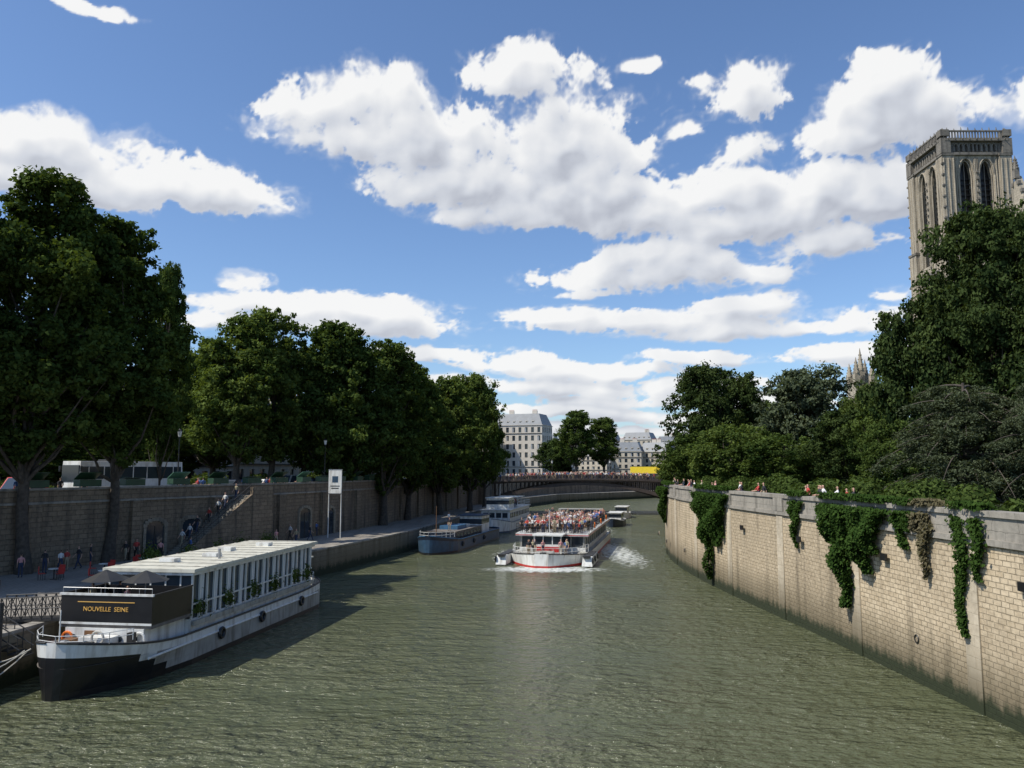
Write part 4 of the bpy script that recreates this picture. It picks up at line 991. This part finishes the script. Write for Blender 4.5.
# ---------------------------------------------------------------- buildings
def facade(mb,o,d,n,width,z0,z1,nx,nz,wf=.45,hf=.62,k='facade',rec=.3):
    o=Vector(o);d=Vector(d);n=Vector(n); cw=width/nx; ch=(z1-z0)/nz
    def pt(u,z,r=0): q=o+d*u-n*r; return (q.x,q.y,z)
    for i in range(nx):
        for j in range(nz):
            u0=i*cw;u1=u0+cw;a=u0+cw*(1-wf)/2;b=u1-cw*(1-wf)/2; zz0=z0+j*ch;zz1=zz0+ch;c=zz0+ch*.12;e=c+ch*hf
            mb.quad(pt(u0,zz0),pt(u1,zz0),pt(u1,c),pt(u0,c),k); mb.quad(pt(u0,e),pt(u1,e),pt(u1,zz1),pt(u0,zz1),k)
            mb.quad(pt(u0,c),pt(a,c),pt(a,e),pt(u0,e),k); mb.quad(pt(b,c),pt(u1,c),pt(u1,e),pt(b,e),k)
            mb.quad(pt(a,c),pt(a,c,rec),pt(a,e,rec),pt(a,e),k); mb.quad(pt(b,c,rec),pt(b,c),pt(b,e),pt(b,e,rec),k)
            mb.quad(pt(a,e,rec),pt(b,e,rec),pt(b,e),pt(a,e),k); mb.quad(pt(a,c),pt(b,c),pt(b,c,rec),pt(a,c,rec),k)
            mb.quad(pt(a,c,rec),pt(b,c,rec),pt(b,e,rec),pt(a,e,rec),'glass')
            if random.random()<.4: 
                m_=(a+b)/2; mb.quad(pt(a,c,rec-.05),pt(a+(m_-a)*.6,c,rec-.05),pt(a+(m_-a)*.6,e,rec-.05),pt(a,e,rec-.05),'s0')
def building(name,x,y,w,dp,z0,zw,zr,nx,nz,rz,k='facade'):
    mb=MB(); nd=max(2,int(dp/w*nx))
    facade(mb,(-w/2,-dp/2,0),(1,0,0),(0,-1,0),w,0,zw-z0,nx,nz,k=k)
    facade(mb,(-w/2,dp/2,0),(0,-1,0),(-1,0,0),dp,0,zw-z0,nd,nz,k=k); facade(mb,(w/2,-dp/2,0),(0,1,0),(1,0,0),dp,0,zw-z0,nd,nz,k=k)
    mb.quad((-w/2,dp/2,0),(w/2,dp/2,0),(w/2,dp/2,zw-z0),(-w/2,dp/2,zw-z0),k)
    H=zw-z0; R=zr-z0
    for zc in (H,H*(nz-1)/nz,H/nz):
        mb.b2(-w/2-.35,w/2+.35,-dp/2-.35,dp/2+.35,zc-.12,zc+.12,k) if zc==H else (mb.b2(-w/2-.3,w/2+.3,-dp/2-.3,-dp/2-.003,zc-.1,zc+.1,'dark'),mb.b2(-w/2-.3,-w/2-.003,-dp/2,dp/2,zc-.1,zc+.1,'dark'))
    i=2.2; lo=[(-w/2,-dp/2,H+.12),(w/2,-dp/2,H+.12),(w/2,dp/2,H+.12),(-w/2,dp/2,H+.12)]; up=[(-w/2+i,-dp/2+i,R),(w/2-i,-dp/2+i,R),(w/2-i,dp/2-i,R),(-w/2+i,dp/2-i,R)]
    mb.add(lo+up,[(0,1,5,4),(1,2,6,5),(2,3,7,6),(3,0,4,7),(4,5,6,7)],'zinc')
    for q in range(nx):
        xx=-w/2+w*(q+.5)/nx
        if abs(xx)<w/2-1.6:
            mb.b2(xx-.6,xx+.6,-dp/2+.5,-dp/2+2.4,H+.3,H+2.1,k); mb.b2(xx-.4,xx+.4,-dp/2+.46,-dp/2+.5,H+.5,H+1.8,'glass')
    for q in range(max(2,nx//3)):
        xx=-w/2+3+(w-6)*random.random(); mb.b2(xx-1.2,xx+1.2,-.4,.4,R-.6,R+1.8,'facade2')
        for t in range(5): mb.cyl((xx-1+.5*t,0,R+1.8),(xx-1+.5*t,0,R+2.4),.12,.12,'terracotta',6)
    mb.obj(name,(x,y,z0),rz)
building('apartment_building',5,385,25,16,SZ,31,36.5,8,6,math.radians(-20),'facade2')
building('apartment_building',-12,372,12,14,SZ,27,32,4,5,math.radians(-20))
building('apartment_building',-36,360,30,14,SZ,24,29,10,5,math.radians(-15))
rr=random.Random(4)
xx=36
while xx<330:
    w=rr.uniform(16,26); zt=rr.uniform(17,22)
    building('apartment_building',xx+w/2,430+xx*.1+rr.uniform(-6,6),w,14,SZ,zt,zt+5,max(5,int(w/3)),4,math.radians(rr.uniform(-32,-16)),rr.choice(['facade','facade2'])); xx+=w
xx=-20
while xx<260:
    w=rr.uniform(18,30); zt=rr.uniform(24,31)
    building('apartment_building',xx+w/2,560+rr.uniform(-12,12),w,16,SZ,zt,zt+5,max(5,int(w/3)),5,math.radians(rr.uniform(-26,-8)),rr.choice(['facade','facade2'])); xx+=w+rr.uniform(0,6)
q=Vector((-78,95))
for i,(w,zt) in enumerate(((22,19),(18,21),(24,20),(20,22),(22,20),(18,21),(22,20))):
    dd=Vector((.42,.907)); c=q+dd*(w/2); q=q+dd*w
    building('apartment_building',c.x-6,c.y,w,12,SZ,zt,zt+4,int(w/2.8),4,math.atan2(dd.y,dd.x),'facade' if i%2 else 'facade2')
mb=MB()
mb.b2(-6.5,6.5,-.1,.1,1.6,3.8,'yellow'); mb.b2(-6.6,6.6,-.13,.13,3.8,3.9,'dark')
for x in(-6,-3,0,3,6): mb.cyl((x,.15,0),(x,.15,3.9),.07,.07,'dark',6)
mb.obj('yellow_hoarding',(P(650,470,262).x,262,7.3),math.radians(-20))

# ---------------------------------------------------------------- cathedral
def arch_wall(mb,o,d,n,width,z0,z1,ops,k,depth=1.3):
    o=Vector(o);d=Vector(d);n=Vector(n)
    def pt(u,z,r=0): q=o+d*u-n*r; return (q.x,q.y,z)
    cur=0; ops=sorted(ops)
    for (uc,w,zs,zp,za) in ops:
        a,b=uc-w/2,uc+w/2
        mb.quad(pt(cur,z0),pt(a,z0),pt(a,z1),pt(cur,z1),k); mb.quad(pt(a,z0),pt(b,z0),pt(b,zs),pt(a,zs),k)
        K=10; arc=[]
        for i in range(K+1):
            t=i/K
            if t<=.5: q=t*2; arc.append((a+(w/2)*q,zp+(za-zp)*math.sqrt(max(0,1-(1-q)**2))**1.15))
            else: q=(1-t)*2; arc.append((b-(w/2)*q,zp+(za-zp)*math.sqrt(max(0,1-(1-q)**2))**1.15))
        for i in range(K):
            mb.quad(pt(arc[i][0],arc[i][1]),pt(arc[i+1][0],arc[i+1][1]),pt(arc[i+1][0],z1),pt(arc[i][0],z1),k)
            mb.quad(pt(*arc[i]),pt(arc[i][0],arc[i][1],depth),pt(arc[i+1][0],arc[i+1][1],depth),pt(*arc[i+1]),k)
        for e in(a,b): mb.quad(pt(e,zs),pt(e,zs,depth),pt(e,zp,depth),pt(e,zp),k)
        mb.quad(pt(a,zs),pt(b,zs),pt(b,zs,depth),pt(a,zs,depth),k)
        mb.quad(pt(a-.3,zs-.3,depth+.02),pt(b+.3,zs-.3,depth+.02),pt(b+.3,za+.3,depth+.02),pt(a-.3,za+.3,depth+.02),'black')  # black backing sheet stands in for the darkness inside the opening
        for off_,rad_,dd in((.18,.14,-.10),(-.22,.12,.35)):
            pa=[(u+(u-uc)/(w/2)*off_,z+(off_ if abs(u-uc)<w/2-.01 else 0)) for u,z in arc]
            pts=[pt(pa[0][0],zs,dd)]+[pt(x,z,dd) for x,z in pa]+[pt(pa[-1][0],zs,dd)]
            mb.path(pts,rad_,k,6)
        z=zs+.6
        while z<zp: mb.quad(pt(a,z,1.0),pt(b,z,1.0),pt(b,z+.25,1.2),pt(a,z+.25,1.2),'dark'); z+=1.1
        mb.path([pt(uc,zs,.7),pt(uc,za,.7)],.08,'towerd',6)
        cur=b
    mb.quad(pt(cur,z0),pt(width,z0),pt(width,z1),pt(cur,z1),k)
def pinnacle(mb,x,y,z,h,w,k='tower'):
    mb.box((x,y,z+h*.2),(w,w,h*.4),k); mb.cyl((x,y,z+h*.4),(x,y,z+h),w*.62,.04,k,8)
    for q in range(4):
        t=z+h*(.45+.12*q); rr_=w*.62*(1-(.05+.12*q)/.6)
        for s1 in range(4): mb.box((x+rr_*math.cos(s1*1.57),y+rr_*math.sin(s1*1.57),t),(.25,.25,.25),k)
def tower(mb,X,Y,w,zt):
    z0=7.3
    lev=[(z0,26,'tower'),(26,44,'tower'),(44,49.5,'tower')]
    for d_,n_,o_ in(((0,-1,0),(-1,0,0),(X,Y+w,0)),((1,0,0),(0,-1,0),(X,Y,0)),((0,1,0),(1,0,0),(X+w,Y,0)),((-1,0,0),(0,1,0),(X+w,Y+w,0))):
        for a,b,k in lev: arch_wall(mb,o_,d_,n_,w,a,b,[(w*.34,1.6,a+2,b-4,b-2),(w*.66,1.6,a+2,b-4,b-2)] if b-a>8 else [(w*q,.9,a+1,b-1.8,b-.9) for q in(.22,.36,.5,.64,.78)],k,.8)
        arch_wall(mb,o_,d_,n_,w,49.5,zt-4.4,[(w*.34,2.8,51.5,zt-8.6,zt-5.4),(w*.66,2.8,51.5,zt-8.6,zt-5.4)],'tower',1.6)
        arch_wall(mb,o_,d_,n_,w,zt-4.4,zt-1.6,[(w*q,.5,zt-3.9,zt-2.9,zt-2.4) for q in(.2,.28,.36,.44,.5,.56,.64,.72,.8)],'towerd',.5)
        D=Vector(d_);Nn=Vector(n_);O=Vector(o_)
        for z,pr,hh in((26,.35,.5),(44,.45,.6),(49.5,.5,.6),(zt-4.4,.45,.5),(zt-1.6,.8,.55)):
            c=O+D*(w/2)+Nn*(pr/2+.003); mb.box((c.x,c.y,z),(abs(D.x)*(w+.0)+abs(Nn.x)*pr,abs(D.y)*(w+.0)+abs(Nn.y)*pr,hh),'towerd')
        m_=22
        for i in range(m_+1):
            c=O+D*(w*i/m_)+Nn*.45; mb.box((c.x,c.y,zt-.55),(.22,.22,1.3),'towerd')
        c=O+D*(w/2)+Nn*.45; mb.box((c.x,c.y,zt+.2),(abs(D.x)*(w+1.2)+abs(Nn.x)*.36,abs(D.y)*(w+1.2)+abs(Nn.y)*.355,.26),'towerd')
        for i in range(9):
            c=O+D*(w*(i+.5)/9)+Nn*1.2; e=c-Nn*.8; mb.cyl((e.x,e.y,zt-1.7),(c.x,c.y,zt-1.45),.16,.08,'towerd',5)
            c=O+D*(w*(i+.5)/9)+Nn*.45; mb.cyl((c.x,c.y,zt+.3),(c.x,c.y,zt+.85+random.uniform(-.2,.25)),.16,.05,'towerd',5)
        for uu in(.06,.10,.14,.18,.475,.5,.525,.82,.86,.90,.94):
            c=O+D*(w*uu)+Nn*.12; mb.cyl((c.x,c.y,50),(c.x,c.y,zt-5.2),.14,.14,'tower',6)
        for uu in(.12,.5,.88):
            for q in range(14):
                c=O+D*(w*uu)+Nn*.34; mb.box((c.x,c.y,51+q*1.35),(.35,.35,.3),'towerd')
    for cx,cy,sx,sy in((X,Y,-1,-1),(X+w,Y,1,-1),(X,Y+w,-1,1),(X+w,Y+w,1,1)):
        for a,b,e in((z0,26,1.7),(26,44,1.3),(44,55,.95),(55,zt-4.6,.6)):
            mb.box((cx+sx*(e/2-.9),cy+sy*(e/2-.9),(a+b)/2),(e+1.8,e+1.8,b-a),'tower')
            mb.box((cx+sx*(e/2-.9),cy+sy*(e/2-.9),b+.001),(e+2.1,e+2.1,.45),'towerd')
            for s2 in np.arange(a+2,b-1,2.2): mb.box((cx+sx*e,cy+sy*e,s2),(.45,.45,.35),'towerd')
            for q in(-.6,0,.6):
                mb.cyl((cx+sx*(e/2-.9)+q*1.6,cy+sy*(e+.03),a+.5),(cx+sx*(e/2-.9)+q*1.6,cy+sy*(e+.03),b-.8),.15,.15,'tower',6)
                mb.cyl((cx+sx*(e+.03),cy+sy*(e/2-.9)+q*1.6,a+.5),(cx+sx*(e+.03),cy+sy*(e/2-.9)+q*1.6,b-.8),.15,.15,'tower',6)
        mb.box((cx-sx*.2,cy-sy*.2,zt-2.9),(1.9,1.9,3.2),'towerd'); mb.box((cx-sx*.1,cy-sy*.1,zt-.2),(1.7,1.7,1.3),'towerd')
        mb.cyl((cx-sx*.1,cy-sy*.1,zt+.45),(cx-sx*.1,cy-sy*.1,zt+1.0),.5,.1,'towerd',6)
    mb.b2(X+.3,X+w-.3,Y+.3,Y+w-.3,zt-2,zt-1.8,'lead')
    mb.cyl((X+w*.4,Y+w*.5,zt-1.8),(X+w*.4,Y+w*.5,zt+1.2),.5,.1,'towerd',8)
mb=MB()
TX,TY=85.6,153.0; TW=12.6; ZT=P(960,133,TY).z
tower(mb,TX,TY,TW,ZT); tower(mb,TX+27,TY,TW,ZT)
mb.b2(TX+3,TX+38,60,TY-.1,7.3,24,'tower'); mb.b2(TX+9,TX+30,60,TY-.1,24,41,'tower')
mb.add([(TX+8.5,60,41),(TX+8.5,TY,41),(TX+30.5,60,41),(TX+30.5,TY,41),(TX+19.5,60,52),(TX+19.5,TY,52)],[(0,1,5,4),(2,4,5,3),(0,4,2),(1,3,5)],'lead')
GX=TX-1.2; GY0,GY1=122.0,137.0; GM=(GY0+GY1)/2
arch_wall(mb,(GX,GY1,0),(0,-1,0),(-1,0,0),GY1-GY0,7.3,43,[(3.2,1.6,28,33,35),(7.5,7.0,16,33,38.5),(11.8,1.6,28,33,35)],'tower',.8)
mb.b2(GX+.9,TX+20,GY0+.01,GY1-.01,7.3,43,'tower')
GP=59
mb.add([(GX-.1,GY0,43),(GX-.1,GY1,43),(GX-.1,GM,GP),(GX+.9,GY0,43),(GX+.9,GY1,43),(GX+.9,GM,GP)],[(0,1,2),(5,4,3),(0,2,5,3),(1,4,5,2)],'tower')
mb.add([(GX+.9,GY0+.6,43),(GX+.9,GY1-.6,43),(GX+.9,GM,GP-1.5),(TX+20,GY0+.6,43),(TX+20,GY1-.6,43),(TX+20,GM,GP-1.5)],[(0,2,5,3),(1,4,5,2)],'lead')
mb.torus((GX-.15,GM,47.5),2.3,.25,'towerd','x',20); mb.cyl((GX-.12,GM,47.5),(GX-.14,GM,47.5),2.2,2.2,'black',20)
for t in np.linspace(0,1,11):
    for sg in(-1,1): mb.box((GX-.1,GM+sg*(GM-GY0)*(1-t),43+(GP-43)*t+.2),(.5,.5,.6),'towerd')
pinnacle(mb,GX,GM,GP-.5,4,.8,'towerd')
for yy_ in(GY0-1,GY1+1): mb.box((GX+.2,yy_,25),(2.2,2.2,35.4),'tower'); pinnacle(mb,GX+.2,yy_,42.7,14,2.0)
for y in np.arange(64,118,7.5):
    mb.box((TX+1.6,y,17),(3.0,1.4,19.4),'tower'); pinnacle(mb,TX+1.6,y,26.7,6,1.3)
    mb.cyl((TX+1.8,y,27),(TX+9,y,37),.45,.45,'tower',6)
for y in (143,148): mb.box((TX+1.6,y,17),(3.0,1.4,19.4),'tower'); pinnacle(mb,TX+1.6,y,26.7,6,1.3)
mb.obj('gothic_cathedral')
mb=MB(); p=P(862,400,190); zt=P(862,348,190).z
mb.b2(-2.4,2.4,-2.4,2.4,0,zt-9-7.3,'tower')
for sx,sy,h in((-1.9,-1.9,6.5),(1.9,-1.9,5.5),(-1.9,1.9,5.5),(1.9,1.9,6.5),(0,0,9)): pinnacle(mb,sx,sy,zt-7.3-9,h,1.3)
mb.obj('gothic_turret',(p.x,190,7.3))
mb=MB(); p=P(781,400,260); zt=P(781,379,260).z-7.3
mb.b2(-3,3,-3,3,0,zt-9,'facade'); mb.cyl((0,0,zt-9),(0,0,zt),1.6,.05,'lead',8); mb.obj('church_spire',(p.x,260,7.3))

# ---------------------------------------------------------------- camera
cam=bpy.data.cameras.new('camera'); co=bpy.data.objects.new('camera',cam); S.collection.objects.link(co)
co.location=(0,0,HC); co.rotation_euler=(math.pi/2+PITCH,0,0); cam.sensor_width=36; cam.lens=F/1024*36; cam.clip_end=8000; cam.clip_start=.1
S.camera=co
print('polys',sum(len(o.data.polygons) for o in S.objects if o.type=='MESH'),'cloud faces',len(Fq))
